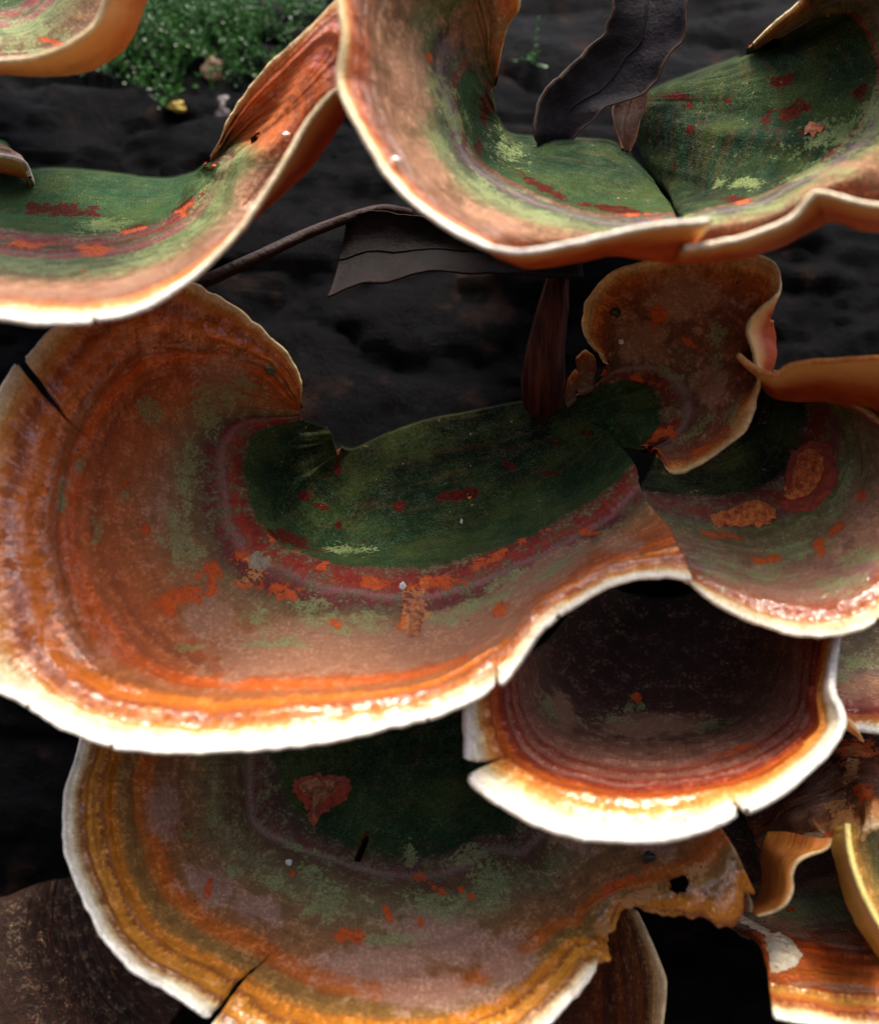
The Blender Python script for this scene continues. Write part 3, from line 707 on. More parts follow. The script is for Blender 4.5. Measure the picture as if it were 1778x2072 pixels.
# ---------------- upper left bowl
B = fungus(200, 350, 'green bowl bracket with red rings and upright orange wing beside the moss')
PRc = [0, .2, .38, .48, .66, .88, 1.0]
ZBb = [0, .3, .45, .60, .76, .905, 1.0]
cu = [0,.2,.38,.46,.60,.62,1.0]
colsB = [
 ([(-120,345),(-120,428),(-120,470),(-120,515),(-120,550),(-120,590),(-120,610)], 13, 8.9),
 ([(0,350),(0,425),(0,470),(0,508),(0,548),(0,592),(0,634)], 13, 8.8),
 ([(110,343),(108,428),(108,480),(112,520),(115,558),(118,602),(112,646)], 13, 8.8),
 ([(210,350),(205,428),(205,480),(215,517),(230,552),(245,592),(262,626)], 13, 8.85),
 ([(300,362),(290,418),(288,462),(305,495),(330,525),(350,555),(374,566)], 13, 9.0),
 ([(350,362),(348,402),(348,432),(370,455),(408,470),(440,485),(464,480)], 12.95, 9.2),
 ([(390,352),(390,378),(394,398),(415,412),(468,408),(525,420),(545,367)], 12.8, 9.4, cu),
 ([(402,345),(412,357),(422,367),(440,372),(505,338),(622,320),(602,262)], 12.6, 9.6, cu),
 ([(408,340),(422,347),(434,350),(452,342),(540,290),(688,226),(664,187)], 12.4, 9.7, cu),
 ([(411,338),(428,340),(440,336),(462,322),(565,248),(690,172),(706,150)], 12.25, 9.8, [0,.2,.36,.42,.55,.75,1]),
 ([(412,337),(428,339),(440,335),(460,319),(562,228),(660,95),(698,-8)], 12.2, 10.3),
 ([(413,336),(428,337),(438,333),(456,318),(540,238),(592,142),(622,56)], 12.2, 10.8),
 ([(414,335),(427,335),(436,331),(450,320),(505,258),(522,205),(526,150)], 12.2, 11.1),
 ([(415,335),(424,333),(432,330),(444,322),(474,286),(476,258),(470,236)], 12.2, 11.4),
 ([(416,334),(422,332),(428,329),(436,326),(448,308),(446,298),(442,286)], 12.25, 11.7),
 ([(416,334),(419,332),(421,330),(424,328),(427,325),(427,321),(425,316)], 12.3, 12.0),
]
blB = dict(warm=[(590,150,90,130,35,1.6),(520,230,60,60,0,1.3)], peel=[(120,425,90,14,4),(190,505,40,12),(60,495,60,10,0,.9),(370,420,14,40,35,.8),(170,548,8,5),(280,460,40,10,-20,.9),(640,110,50,30,-50,.7)],
           algae=[(400,455,26,14,-40),(290,520,80,14,-15),(120,545,120,12,2),(430,390,24,50,35),(470,330,26,40,40),(40,530,60,10),(210,455,60,14,-5)], dull=[(300,560,160,16,-20),(520,380,40,60,40),(80,590,140,14)])
shB = sheet(B, 'cap', ZBb, colsB, PRc, MB, U_OR, blobs=blB, seed=4, lips=((.935, .014, .03),), thick=(.025, .055), margin=.955, rag=.022, aged=((0,-.01),(3.5,0),(5,.018),(9,.025),(16,.025)), cracks=[(2.5, .955, .05, .12)])

# ---------------- upper right: funnel bracket, two lobes
Cc = fungus(1150, 270, 'tall brown funnel bracket with green hollow and torn orange front rim')
ZC = [0, .25, .41, .58, .76, .905, 1.0]
rimp = [0,.3,.44,.56,.74,.72,1.0]
colsC = [
 ([(1006,240),(1003,215),(998,192),(997,178),(999,168),(1002,160),(1006,150)], 12.6, 12.1),
 ([(1007,241),(1000,210),(990,182),(983,155),(985,118),(1000,92),(1022,66)], 12.6, 11.7),
 ([(1008,242),(995,202),(975,168),(962,110),(974,50),(1006,18),(1048,-12)], 12.6, 11.1),
 ([(1009,243),(985,192),(955,140),(935,60),(935,-40),(945,-120),(965,-190)], 12.6, 10.4),
 ([(1010,245),(975,202),(935,160),(893,80),(852,-20),(822,-120),(800,-190)], 12.6, 9.9),
 ([(1012,250),(970,222),(930,190),(880,130),(818,40),(755,-60),(708,-130)], 12.6, 9.6),
 ([(1015,255),(968,237),(930,215),(890,172),(800,90),(733,20),(690,-20)], 12.6, 9.4),
 ([(1020,262),(972,256),(935,245),(905,227),(810,170),(735,110),(700,80)], 12.6, 9.3),
 ([(1025,268),(980,276),(942,270),(915,267),(825,230),(748,185),(692,165)], 12.65, 9.3),
 ([(1035,273),(995,300),(955,305),(930,312),(850,292),(775,264),(727,247)], 12.7, 9.2),
 ([(1060,277),(1020,325),(985,340),(965,354),(895,368),(832,362),(788,352)], 12.8, 9.1),
 ([(1100,280),(1070,350),(1045,376),(1025,395),(962,428),(912,432),(863,420)], 12.8, 9.0),
 ([(1150,282),(1130,370),(1110,404),(1095,424),(1050,458),(998,482),(948,474)], 12.8, 8.9, [0,.3,.44,.56,.74,.88,1]),
 ([(1200,284),(1195,388),(1182,425),(1172,448),(1150,482),(1080,528),(1052,500)], 12.8, 8.8, rimp),
 ([(1240,290),(1250,395),(1245,432),(1240,458),(1240,488),(1222,504),(1205,474)], 12.8, 8.8, rimp),
 ([(1280,320),(1308,402),(1312,434),(1314,458),(1314,490),(1300,508),(1325,447)], 12.75, 8.8, rimp),
 ([(1320,360),(1345,405),(1356,430),(1362,452),(1368,484),(1372,520),(1434,438)], 12.7, 8.8, rimp),
]
blC = dict(warm=[(1030,40,24,70,15,1.3),(730,120,24,90,0,.8)], peel=[(868,115,10,14),(1100,380,60,9,28),(1250,425,80,9,10),(985,210,16,44,10,.9),(970,300,8,30,-20,.8)],
           algae=[(905,210,16,60),(1020,300,40,24,40,.8),(880,165,20,24),(920,250,20,40,-20),(980,380,50,16,40),(1100,440,70,12,14),(890,300,16,30,-30)], dull=[(830,150,50,110,-10),(860,330,40,60,-40),(960,60,60,60),(1000,440,80,16,25)])
shC = sheet(Cc, 'cap', ZC, colsC, [0,.22,.38,.5,.7,.9,1], MC, U_OR, blobs=blC, seed=5, margin=.955, rag=.018, aged=((0,.03),(6,.03),(9,.02),(11,.008),(13,.0),(16,.01)))
colsC2 = [
 ([(1345,388),(1372,412),(1384,430),(1392,445),(1396,468),(1370,516),(1384,494)], 12.7, 9.0, rimp),
 ([(1330,372),(1400,400),(1430,412),(1440,430),(1452,455),(1445,514),(1450,484)], 12.8, 8.95, rimp),
 ([(1315,350),(1430,385),(1480,398),(1490,418),(1512,444),(1520,508),(1512,470)], 12.9, 8.95, rimp),
 ([(1300,320),(1440,360),(1530,380),(1545,405),(1572,428),(1582,484),(1592,438)], 13.0, 9.0, rimp),
 ([(1290,290),(1450,330),(1580,355),(1600,375),(1622,398),(1652,446),(1628,398)], 13.1, 9.0, rimp),
 ([(1285,260),(1460,300),(1620,325),(1660,345),(1692,366),(1690,432),(1662,380)], 13.1, 9.05, rimp),
 ([(1285,235),(1470,265),(1650,290),(1700,315),(1752,342),(1778,454),(1778,406)], 13.1, 9.1, rimp),
 ([(1287,215),(1480,230),(1690,240),(1760,260),(1830,290),(1900,400),(1900,380)], 13.1, 9.2),
 ([(1295,200),(1490,190),(1720,160),(1800,150),(1880,140),(1980,150),(2010,150)], 13.1, 9.4),
 ([(1310,188),(1490,155),(1680,80),(1760,20),(1850,-40),(1920,-60),(1960,-80)], 13.1, 9.9),
 ([(1340,172),(1490,132),(1640,60),(1680,10),(1692,-30),(1672,-42),(1652,-52)], 13.1, 10.7),
 ([(1400,150),(1500,118),(1590,74),(1625,48),(1634,28),(1630,16),(1622,6)], 13.0, 11.3),
 ([(1450,132),(1500,118),(1545,98),(1560,86),(1573,70),(1572,62),(1567,54)], 13.0, 11.8),
 ([(1490,118),(1505,112),(1515,107),(1520,104),(1525,100),(1526,96),(1525,92)], 13.0, 12.2),
]
blC2 = dict(peel=[(1395,208,10,12),(1370,195,40,8),(1395,262,8,10),(1468,202,12,9),(1600,230,44,18,-30),(1550,240,14,20,20),(1365,335,6,6),(1590,160,30,12,-20),(1640,265,30,10,-10),(1740,190,20,20),(1490,405,30,8)],
            algae=[(1500,370,40,10),(1700,270,90,30,-15),(1760,230,30,40),(1560,420,60,14,-15),(1640,345,50,14,-20),(1700,350,40,12),(1430,440,40,10)], dull=[(1700,340,60,14,-15)])
R_C2 = [(0, (16, 30, 20)), (.25, (24, 42, 27)), (.48, (38, 58, 37))] + [(q * .9 + .12 if q < .6 else q, c) for q, c in R_C if q > .41]
MC2 = mat_cap('cap_skin_green_wall', R_C2, 3.5, .49, 1.3)
shC2 = sheet(Cc, 'right_lobe', ZC, colsC2, [0,.25,.42,.54,.72,.9,1], MC2, U_OR, blobs=blC2, seed=6, margin=.955, rag=.02, aged=((0,.015),(6,.015),(13,.03)), label='dark green wall of the funnel with pale wavy front rim')
scar_patch(shC2, [(1622,262),(1640,246),(1665,250),(1672,266),(1650,275),(1630,278)], FLESH_D, .03, .03, fw=8)

# ---------------- top left corner bracket
A = fungus(20, -60, 'buff upturned bracket rim curling around a green hollow next to the moss')
colsA = [
 ([(-100,-20),(-100,30),(-100,80),(-100,140),(-100,122)], 12.6, 9.6),
 ([(-20,-20),(-10,35),(0,80),(0,136),(0,116)], 12.6, 9.5),
 ([(10,-30),(40,30),(62,72),(85,140),(60,110)], 12.6, 9.5),
 ([(30,-40),(70,15),(105,52),(170,130),(125,88)], 12.6, 9.5),
 ([(45,-60),(95,-10),(140,20),(240,82),(180,48)], 12.6, 9.5),
 ([(50,-90),(110,-50),(160,-20),(278,0),(206,-2)], 12.6, 9.5),
 ([(50,-130),(110,-110),(160,-90),(278,-75),(220,-70)], 12.6, 9.5),
 ([(30,-160),(80,-160),(120,-150),(200,-140),(180,-130)], 12.6, 9.9),
]
blA = dict(algae=[(70,60,70,22,10),(30,95,60,14)], peel=[(100,82,40,8,20)])
sheet(A, 'cap', [.3, .55, .78, .92, 1.0], colsA, [0,.35,.55,.62,1], MB, U_YL, blobs=blA, seed=7, margin=.96, rag=.012, aged=((0, .02), (7, .03)))

# ---------------- right: orange upturned rim
E = fungus(1780, 660, 'orange upturned rim wedged behind the brown fan lobe')
ru = [0,.35,.5,.55,1.0]
colsE = [
 ([(1545,760),(1535,752),(1525,742),(1512,728),(1496,713)], 12.9, 10.9, ru),
 ([(1580,775),(1570,772),(1560,770),(1548,764),(1532,740)], 12.9, 10.75, ru),
 ([(1600,780),(1592,782),(1582,784),(1570,792),(1566,752)], 13.0, 10.65, ru),
 ([(1640,785),(1630,786),(1620,790),(1612,797),(1600,733)], 13.1, 10.55, ru),
 ([(1690,790),(1690,790),(1690,795),(1692,804),(1680,725)], 13.2, 10.4, ru),
 ([(1790,805),(1790,810),(1790,820),(1785,836),(1780,721)], 13.2, 10.2, ru),
 ([(1900,830),(1900,840),(1895,850),(1890,870),(1890,720)], 13.2, 10.0, ru),
]
sheet(E, 'cap', [.3, .55, .78, .92, 1.0], colsE, ru, MC, U_OR, seed=8, margin=.965, rag=.012, aged=((0, .04), (6, .05)))

# ---------------- lower middle red-brown bracket
Fg = fungus(1330, 1180, 'glossy red brown bowl bracket with thick white split margin')
ZF = [0, .3, .56, .76, .885, 1.0]; PRF = [0, .28, .54, .76, .88, 1.0]
colsF = [
 ([(1215,1170),(1115,1300),(1065,1330),(1025,1355),(995,1360),(955,1370)], 13.3, 10.9),
 ([(1225,1180),(1128,1345),(1075,1395),(1030,1425),(992,1428),(950,1435)], 13.3, 10.5),
 ([(1240,1190),(1150,1385),(1098,1450),(1052,1495),(1008,1510),(952,1530)], 13.3, 10.1),
 ([(1255,1198),(1180,1410),(1132,1482),(1085,1538),(1042,1548),(963,1580)], 13.3, 9.9),
 ([(1275,1204),(1220,1430),(1182,1508),(1150,1568),(1130,1590),(1075,1655)], 13.3, 9.65),
 ([(1305,1208),(1275,1440),(1252,1522),(1240,1585),(1232,1608),(1210,1690)], 13.3, 9.5),
 ([(1340,1210),(1345,1440),(1342,1522),(1342,1588),(1345,1612),(1352,1688)], 13.3, 9.45),
 ([(1370,1208),(1415,1435),(1430,1512),(1445,1575),(1455,1598),(1484,1646)], 13.3, 9.5),
 ([(1395,1202),(1470,1410),(1510,1480),(1542,1538),(1562,1560),(1604,1578)], 13.3, 9.65),
 ([(1410,1195),(1510,1380),(1570,1430),(1622,1470),(1652,1484),(1694,1472)], 13.3, 9.85),
 ([(1425,1185),(1530,1340),(1592,1372),(1636,1395),(1656,1396),(1674,1390)], 13.3, 10.15),
 ([(1435,1175),(1540,1300),(1600,1315),(1646,1320),(1662,1316),(1680,1306)], 13.3, 10.5),
 ([(1440,1165),(1535,1250),(1600,1255),(1652,1255),(1672,1250),(1692,1245)], 13.3, 10.9),
]
blF = dict(algae=[(1440,1470,30,12,-10),(1280,1430,30,10),(1110,1440,14,26,-30),(1230,1455,50,12,0,.7)], dull=[(1320,1470,120,30),(1140,1440,26,50,-30)], peel=[(1290,1412,10,12),(1480,1520,70,6,-15,.8)])
sheet(Fg, 'cap', ZF, colsF, PRF, MF, U_BR, blobs=blF, seed=9, lips=((.905, .014, .046), (.80, .015, .036), (.74, .015, .03)), margin=.925, rag=.016, cracks=[(2.55, .80, .22, .18), (7.12, .90, .10, .05)], thick=(.12, .08))

# ---------------- bottom left ochre bracket
G = fungus(850, 1500, 'ochre ringed bracket with white margin, a long crack and a torn right side')
ZG = [0, .3, .41, .52, .72, .885, 1.0]
colsG = [
 ([(760,1355),(600,1440),(520,1440),(460,1430),(350,1420),(250,1410),(190,1400)], 13.2, 11.4),
 ([(770,1375),(610,1500),(525,1520),(465,1515),(345,1510),(232,1505),(163,1510)], 13.2, 11.1),
 ([(780,1390),(620,1545),(525,1590),(465,1595),(335,1600),(208,1605),(133,1625)], 13.2, 10.8),
 ([(790,1400),(635,1580),(535,1645),(475,1675),(350,1705),(218,1725),(142,1730)], 13.2, 10.6),
 ([(800,1407),(655,1610),(565,1675),(520,1720),(400,1795),(270,1845),(190,1850)], 13.2, 10.4),
 ([(810,1413),(680,1635),(605,1695),(580,1745),(470,1850),(345,1925),(262,1945)], 13.2, 10.25),
 ([(820,1417),(705,1655),(645,1710),(630,1765),(545,1885),(440,1975),(392,2040)], 13.2, 10.1),
 ([(835,1420),(740,1670),(695,1730),(690,1785),(640,1930),(560,2060),(490,2160)], 13.2, 9.85),
 ([(850,1423),(780,1680),(750,1745),(755,1805),(745,1960),(720,2090),(690,2190)], 13.2, 9.7),
 ([(870,1423),(830,1685),(815,1755),(830,1815),(850,1970),(860,2090),(870,2180)], 13.2, 9.7),
 ([(895,1420),(885,1680),(885,1750),(910,1805),(960,1940),(1000,2050),(1040,2120)], 13.2, 9.85),
 ([(915,1415),(935,1660),(950,1720),(985,1770),(1060,1880),(1120,1955),(1165,2005)], 13.2, 10.05),
 ([(930,1410),(970,1635),(1000,1685),(1040,1730),(1110,1820),(1172,1880),(1216,1935)], 13.2, 10.5),
 ([(940,1405),(995,1610),(1030,1650),(1075,1690),(1135,1770),(1185,1840),(1225,1888)], 13.2, 10.9),
 ([(950,1395),(1020,1590),(1070,1620),(1115,1650),(1195,1720),(1248,1805),(1282,1872)], 13.2, 10.8),
 ([(960,1385),(1050,1570),(1110,1600),(1165,1625),(1258,1690),(1328,1780),(1356,1858)], 13.2, 10.7),
 ([(970,1375),(1080,1550),(1150,1570),(1215,1590),(1318,1660),(1402,1745),(1440,1862)], 13.2, 10.65),
 ([(980,1365),(1100,1530),(1180,1540),(1255,1550),(1360,1610),(1455,1680),(1520,1800)], 13.2, 10.7),
]
blG = dict(algae=[(660,1830,40,30,-30),(560,1790,50,14,20),(630,1770,30,22,30),(1000,1790,40,50,30),(880,1830,60,26,10),(950,1740,30,30),(830,1730,10,24),(600,1715,30,10),(780,1900,60,14),(430,1660,10,30),(380,1690,16,12),(480,1760,20,14)],
           dull=[(760,1950,140,50),(900,1900,120,60,20),(1020,1950,60,60,40),(330,1640,40,60),(420,1790,60,40,30),(520,1840,60,30,20),(880,2010,140,40),(1300,1700,80,24,20),(1150,1700,60,20,30)],
           peel=[(705,1895,32,24,-10),(785,1845,12,18,-20),(592,1770,10,14),(850,1868,6,12),(930,1800,10,8),(955,1815,10,8),(870,1790,40,14,30,.8),(420,1800,12,24,30,.9),(1250,1790,70,12,-35,.9),(1320,1690,60,8,10,.8)],
           scar=[(1300,1815,60,14,-25),(1215,1880,20,20),(1400,1760,26,20)])
shG = sheet(G, 'cap', ZG, colsG, [0,.25,.36,.46,.68,.88,1], MG, U_BR, blobs=blG, seed=10, lips=((.885, .009, .016), (.94, .008, .016)), margin=.95, rag=.022, aged=((0,.01),(5,0),(10,.0),(11.5,.01),(12.3,.10),(17,.12)), cracks=[(6.35, .62, .05, .22)], torn=[(11.6, 17.5, .22)],
            holes=[[(1352,1778),(1380,1768),(1395,1780),(1388,1805),(1370,1812),(1355,1800)], [(735,1685),(748,1682),(745,1705),(728,1745),(715,1742),(725,1712)]])
scar_patch(shG, [(595,1575),(640,1565),(700,1570),(718,1590),(690,1625),(650,1650),(635,1672),(622,1655),(612,1620),(585,1600)], FLESH_R, .015, .01, 'scar_rim', fw=8)
scar_patch(shG, [(602,1580),(640,1572),(690,1580),(680,1605),(650,1630),(640,1665),(630,1660),(628,1625),(605,1605)], FLESH_T, .10, .09, label='torn fleshy scar in the green algae', fw=12)

# ---------------- narrow dark bracket below the torn side
K = fungus(1150, 1950, 'narrow dark brown ringed bracket hanging below the torn edge')
ZK = [0, .35, .6, .8, .93, 1.0]
colsK = [
 ([(1150,1800),(1180,1815),(1210,1825),(1235,1830),(1262,1835),(1282,1842)], 13.2, 11.6),
 ([(1120,1860),(1180,1880),(1220,1885),(1255,1885),(1285,1885),(1303,1888)], 13.2, 11.4),
 ([(1110,1930),(1180,1940),(1225,1945),(1265,1940),(1300,1935),(1322,1935)], 13.2, 11.25),
 ([(1100,2000),(1180,2005),(1230,2005),(1275,2000),(1312,1992),(1339,1990)], 13.2, 11.1),
 ([(1100,2080),(1180,2080),(1230,2078),(1278,2072),(1312,2065),(1334,2062)], 13.2, 11.0),
 ([(1100,2180),(1180,2180),(1230,2170),(1270,2160),(1300,2150),(1320,2140)], 13.2, 11.0),
]
sheet(K, 'cap', ZK, colsK, [0,.3,.55,.78,.93,1], MK, U_BR, seed=11, margin=.93, rag=.012, thick=(.1, .045))

# ---------------- bottom right tattered bracket
H = fungus(1620, 1700, 'orange and white banded bracket with a ragged torn left edge')
ZH = [0, .2, .34, .47, .62, .78, .90, 1.0]
colsH = [
 ([(1400,1700),(1418,1790),(1452,1832),(1490,1862),(1540,1895),(1555,1945),(1562,2005),(1568,2052)], 13.2, 10.2),
 ([(1440,1660),(1470,1770),(1510,1825),(1560,1865),(1600,1900),(1600,1960),(1602,2015),(1612,2062)], 13.2, 10.1),
 ([(1510,1620),(1550,1740),(1590,1808),(1640,1860),(1668,1905),(1672,1968),(1676,2024),(1690,2078)], 13.3, 10.0),
 ([(1590,1600),(1630,1715),(1670,1790),(1720,1850),(1745,1910),(1752,1980),(1758,2032),(1775,2092)], 13.4, 9.95),
 ([(1690,1590),(1720,1695),(1760,1770),(1810,1840),(1840,1915),(1850,1985),(1860,2038),(1875,2098)], 13.4, 9.9),
 ([(1790,1590),(1820,1680),(1850,1750),(1900,1830),(1930,1910),(1950,1985),(1960,2040),(1970,2100)], 13.4, 9.9),
]
blH = dict(algae=[(1680,1830,50,26,10),(1620,1850,40,14,20),(1720,1860,40,20)], dull=[(1600,1880,60,12,30),(1700,1905,60,14,20),(1660,1790,50,20),(1720,2000,80,8,4),(1640,1992,40,6)], peel=[(1640,1920,60,14,15),(1700,1950,70,12,5,.8),(1600,1840,10,5)])
shH = sheet(H, 'cap', ZH, colsH, [0,.15,.3,.45,.6,.77,.9,1], MH, U_BR, blobs=blH, seed=12, lips=((.875, .012, .035), (.80, .014, .02)), margin=.955, rag=.02, sp=.016)
scar_patch(shH, [(1545,1890),(1575,1885),(1605,1905),(1625,1935),(1615,1958),(1585,1968),(1560,1972),(1553,1935)], FLESH_W, .01, .05, label='white torn flesh at the ragged side', fw=16, fr=16, jag=4)
scar_patch(shH, [(1440,1815),(1470,1835),(1520,1862),(1560,1885),(1550,1895),(1500,1870),(1450,1838)], FLESH_W, .01, .03, 'torn_strip', fw=6, fr=16, jag=3)

# ---------------- right edge bracket behind the bowl
I = fungus(1760, 1270, 'grey pink bracket strip with thin cream edge behind the glossy bowl')
colsI = [
 ([(1600,1270),(1610,1330),(1620,1380),(1640,1420),(1660,1440)], 13.2, 11.3),
 ([(1650,1260),(1655,1330),(1665,1390),(1675,1435),(1690,1458)], 13.2, 11.2),
 ([(1690,1255),(1695,1330),(1700,1395),(1705,1445),(1712,1468)], 13.2, 11.1),
 ([(1735,1250),(1738,1330),(1742,1400),(1745,1450),(1748,1474)], 13.2, 11.05),
 ([(1790,1250),(1795,1330),(1798,1400),(1800,1450),(1800,1478)], 13.2, 11.0),
 ([(1880,1250),(1885,1330),(1890,1400),(1890,1450),(1890,1476)], 13.2, 11.0),
]
blI = dict(algae=[(1730,1340,60,14),(1700,1370,30,14)], dull=[(1740,1390,80,30)])
sheet(I, 'cap', [0, .4, .7, .93, 1.0], colsI, [0,.35,.68,.92,1], MI, U_BR, blobs=blI, seed=13, margin=.955, rag=.012)
sheet(I, 'torn_sliver', [.9, .94, .98, 1.0], [([(1690,1452),(1700,1450),(1712,1452),(1722,1458)], 10.95, 10.9), ([(1698,1466),(1710,1466),(1722,1468),(1732,1472)], 10.9, 10.85), ([(1728,1488),(1734,1488),(1740,1490),(1745,1494)], 10.85, 10.8), ([(1742,1500),(1744,1500),(1745,1501),(1747,1502)], 10.8, 10.8)],
      [0,.3,.7,1], MI, U_YL, seed=14, rag=.004, ext=False, thick=(.04, .04), wave=.003, ridge=.002, sp=.012, margin=.97)

# ---------------- crumpled torn bracket at the right
J = fungus(1640, 1560, 'crumpled torn bracket remnant with orange folded flap at the right')
R_J = [(0, (40, 20, 16)), (.3, (74, 36, 24)), (.55, (126, 62, 30)), (.7, (104, 74, 58)), (.85, (150, 84, 40)), (.94, (196, 140, 86)), (1.0, (226, 200, 160))]
MJ = mat_cap('cap_skin_crumpled', R_J, 11.0, -.2, 1.3, warp=1.2)
colsJ = [
 ([(1480,1600),(1500,1640),(1520,1680),(1530,1710),(1545,1735)], 13.2, 12.0),
 ([(1530,1570),(1550,1610),(1575,1650),(1590,1690),(1600,1712)], 13.2, 11.7),
 ([(1580,1540),(1605,1580),(1630,1620),(1650,1670),(1668,1700)], 13.2, 11.4),
 ([(1630,1510),(1655,1550),(1685,1600),(1700,1660),(1706,1712)], 13.2, 11.3),
 ([(1690,1495),(1712,1535),(1740,1580),(1752,1635),(1745,1686)], 13.2, 11.0),
 ([(1750,1480),(1775,1520),(1795,1570),(1800,1610),(1795,1640)], 13.2, 10.9),
 ([(1820,1470),(1840,1510),(1850,1550),(1855,1590),(1855,1620)], 13.2, 10.9),
]
blJ = dict(dull=[(1660,1600,40,60,30),(1620,1660,30,20)], peel=[(1730,1520,50,30),(1740,1600,30,20),(1690,1690,30,14)], scar=[(1700,1650,30,26),(1720,1560,14,40,10)])
sheet(J, 'cap', [0, .3, .6, .9, 1.0], colsJ, [0,.3,.6,.9,1], MJ, U_BR, blobs=blJ, seed=15, margin=.955, rag=.05, wave=.11, ridge=.012, torn=[(0, 6, .16)])
R_J2 = [(0, (120, 50, 22)), (.4, (196, 92, 26)), (.7, (208, 112, 32)), (.86, (168, 74, 26)), (.93, (206, 140, 66)), (.96, (224, 180, 110)), (1.0, (236, 206, 150))]
MJ2 = mat_cap('cap_skin_folded_flap', R_J2, 12.0, -.2, .8)
colsJ2 = [
 ([(1556,1690),(1590,1690),(1620,1695),(1650,1700),(1690,1702)], 11.5, 10.9),
 ([(1552,1702),(1580,1712),(1610,1722),(1640,1724),(1672,1722)], 11.4, 10.8),
 ([(1548,1720),(1566,1730),(1586,1738),(1606,1742),(1624,1742)], 11.4, 10.6),
 ([(1548,1742),(1562,1750),(1578,1758),(1594,1764),(1606,1768)], 11.4, 10.5),
 ([(1552,1765),(1564,1775),(1578,1786),(1594,1796),(1607,1802)], 11.4, 10.4),
 ([(1548,1795),(1558,1805),(1570,1816),(1582,1824),(1592,1830)], 11.3, 10.4),
 ([(1535,1825),(1542,1832),(1550,1838),(1558,1844),(1564,1848)], 11.2, 10.5),
 ([(1518,1845),(1522,1848),(1526,1850),(1530,1853),(1534,1856)], 11.1, 10.6),
]
sheet(J, 'folded_flap', [0, .3, .6, .88, 1.0], colsJ2, [0,.3,.62,.9,1], MJ2, U_YL, seed=16, margin=.93, rag=.012, ext=False, thick=(.06, .06), label='orange folded flap with buff edge')
sheet(J, 'torn_tip', [.75, .85, .94, 1.0], [([(1478,1770),(1492,1768),(1500,1772),(1504,1780)], 11.2, 11.0), ([(1482,1795),(1496,1796),(1506,1800),(1512,1806)], 11.1, 10.9), ([(1490,1822),(1500,1822),(1512,1824),(1520,1828)], 11.0, 10.8), ([(1502,1846),(1508,1846),(1514,1846),(1520,1846)], 10.95, 10.8)],
      [0,.3,.7,1], MJ, U_YL, seed=17, rag=.01, ext=False, thick=(.05, .05), wave=.01, ridge=.004, sp=.012, margin=.97)

# ---------------- yellowish rim at the right edge
Lg = fungus(1850, 1700, 'yellow green bracket rim curling in beside the crumpled remnant')
colsL = [
 ([(1860,1600),(1820,1620),(1780,1640),(1745,1660),(1712,1672),(1722,1668)], 13.1, 10.3),
 ([(1870,1660),(1830,1680),(1790,1690),(1750,1700),(1698,1705),(1724,1700)], 13.1, 10.0),
 ([(1880,1720),(1840,1740),(1800,1745),(1760,1748),(1702,1752),(1730,1745)], 13.1, 9.9),
 ([(1890,1780),(1850,1795),(1815,1800),(1775,1802),(1718,1808),(1750,1798)], 13.1, 9.8),
 ([(1900,1830),(1870,1845),(1840,1855),(1800,1862),(1745,1868),(1778,1855)], 13.1, 9.75),
 ([(1920,1890),(1900,1905),(1880,1915),(1850,1925),(1790,1935),(1820,1915)], 13.1, 9.7),
]
ru6 = [0,.25,.45,.6,.7,1]
R_L = [(0, (40, 52, 30)), (.4, (84, 92, 54)), (.55, (140, 92, 88)), (.7, (120, 116, 62)), (.85, (190, 140, 60)), (.95, (206, 180, 92)), (1.0, (220, 200, 120))]
sheet(Lg, 'cap', [.2, .4, .6, .78, .92, 1.0], colsL, ru6, mat_cap('cap_skin_yellow_rim', R_L, 13.0, -.2, 1.3), mat_under('underside_yellow', (176, 130, 46), (200, 160, 66), 7), seed=18, margin=.965, rag=.015)

# ---------------- dim brackets deep in the gaps
N1 = fungus(250, 1850, 'brown bracket coloured dim as if shaded, left of the ochre bracket')
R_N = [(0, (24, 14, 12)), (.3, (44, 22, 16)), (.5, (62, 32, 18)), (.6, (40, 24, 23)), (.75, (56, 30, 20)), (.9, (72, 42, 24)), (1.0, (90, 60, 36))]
MN = mat_cap('cap_skin_shaded_brown', R_N, 14.0, -.2, 1.3, g=.35)  # dark stops and low gain put the shadow into the skin colour
colsN = [
 ([(300,1795),(215,1792),(140,1782),(80,1788),(15,1812)], 15.2, 13.8),
 ([(320,1780),(220,1800),(140,1815),(60,1825),(-30,1830)], 15.2, 13.5),
 ([(340,1830),(240,1860),(150,1885),(50,1900),(-60,1910)], 15.2, 13.2),
 ([(360,1880),(270,1930),(180,1970),(80,2000),(-40,2030)], 15.2, 12.9),
 ([(380,1920),(310,1990),(240,2050),(160,2100),(60,2150)], 15.2, 12.8),
 ([(400,1960),(360,2040),(310,2110),(250,2170),(180,2230)], 15.2, 12.8),
]
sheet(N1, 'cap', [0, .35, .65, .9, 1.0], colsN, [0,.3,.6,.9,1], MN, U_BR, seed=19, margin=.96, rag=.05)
Pq = fungus(-20, 300, 'small orange edged bracket tucked behind the green bowl')
sheet(Pq, 'cap', [.3, .6, .85, .95, 1.0], [([(-60,290),(-60,300),(-60,312),(-60,330),(-60,312)],13.3,12.2), ([(-10,285),(-5,295),(0,305),(0,335),(0,308)],13.3,12.1), ([(10,290),(20,300),(32,310),(40,345),(32,314)],13.3,12.1), ([(20,300),(35,312),(50,322),(66,358),(56,328)],13.3,12.2), ([(25,325),(40,335),(55,345),(72,370),(66,356)],13.3,12.4)],
      [0,.35,.55,.6,1], MB, U_OR, seed=20, margin=.96, rag=.01)
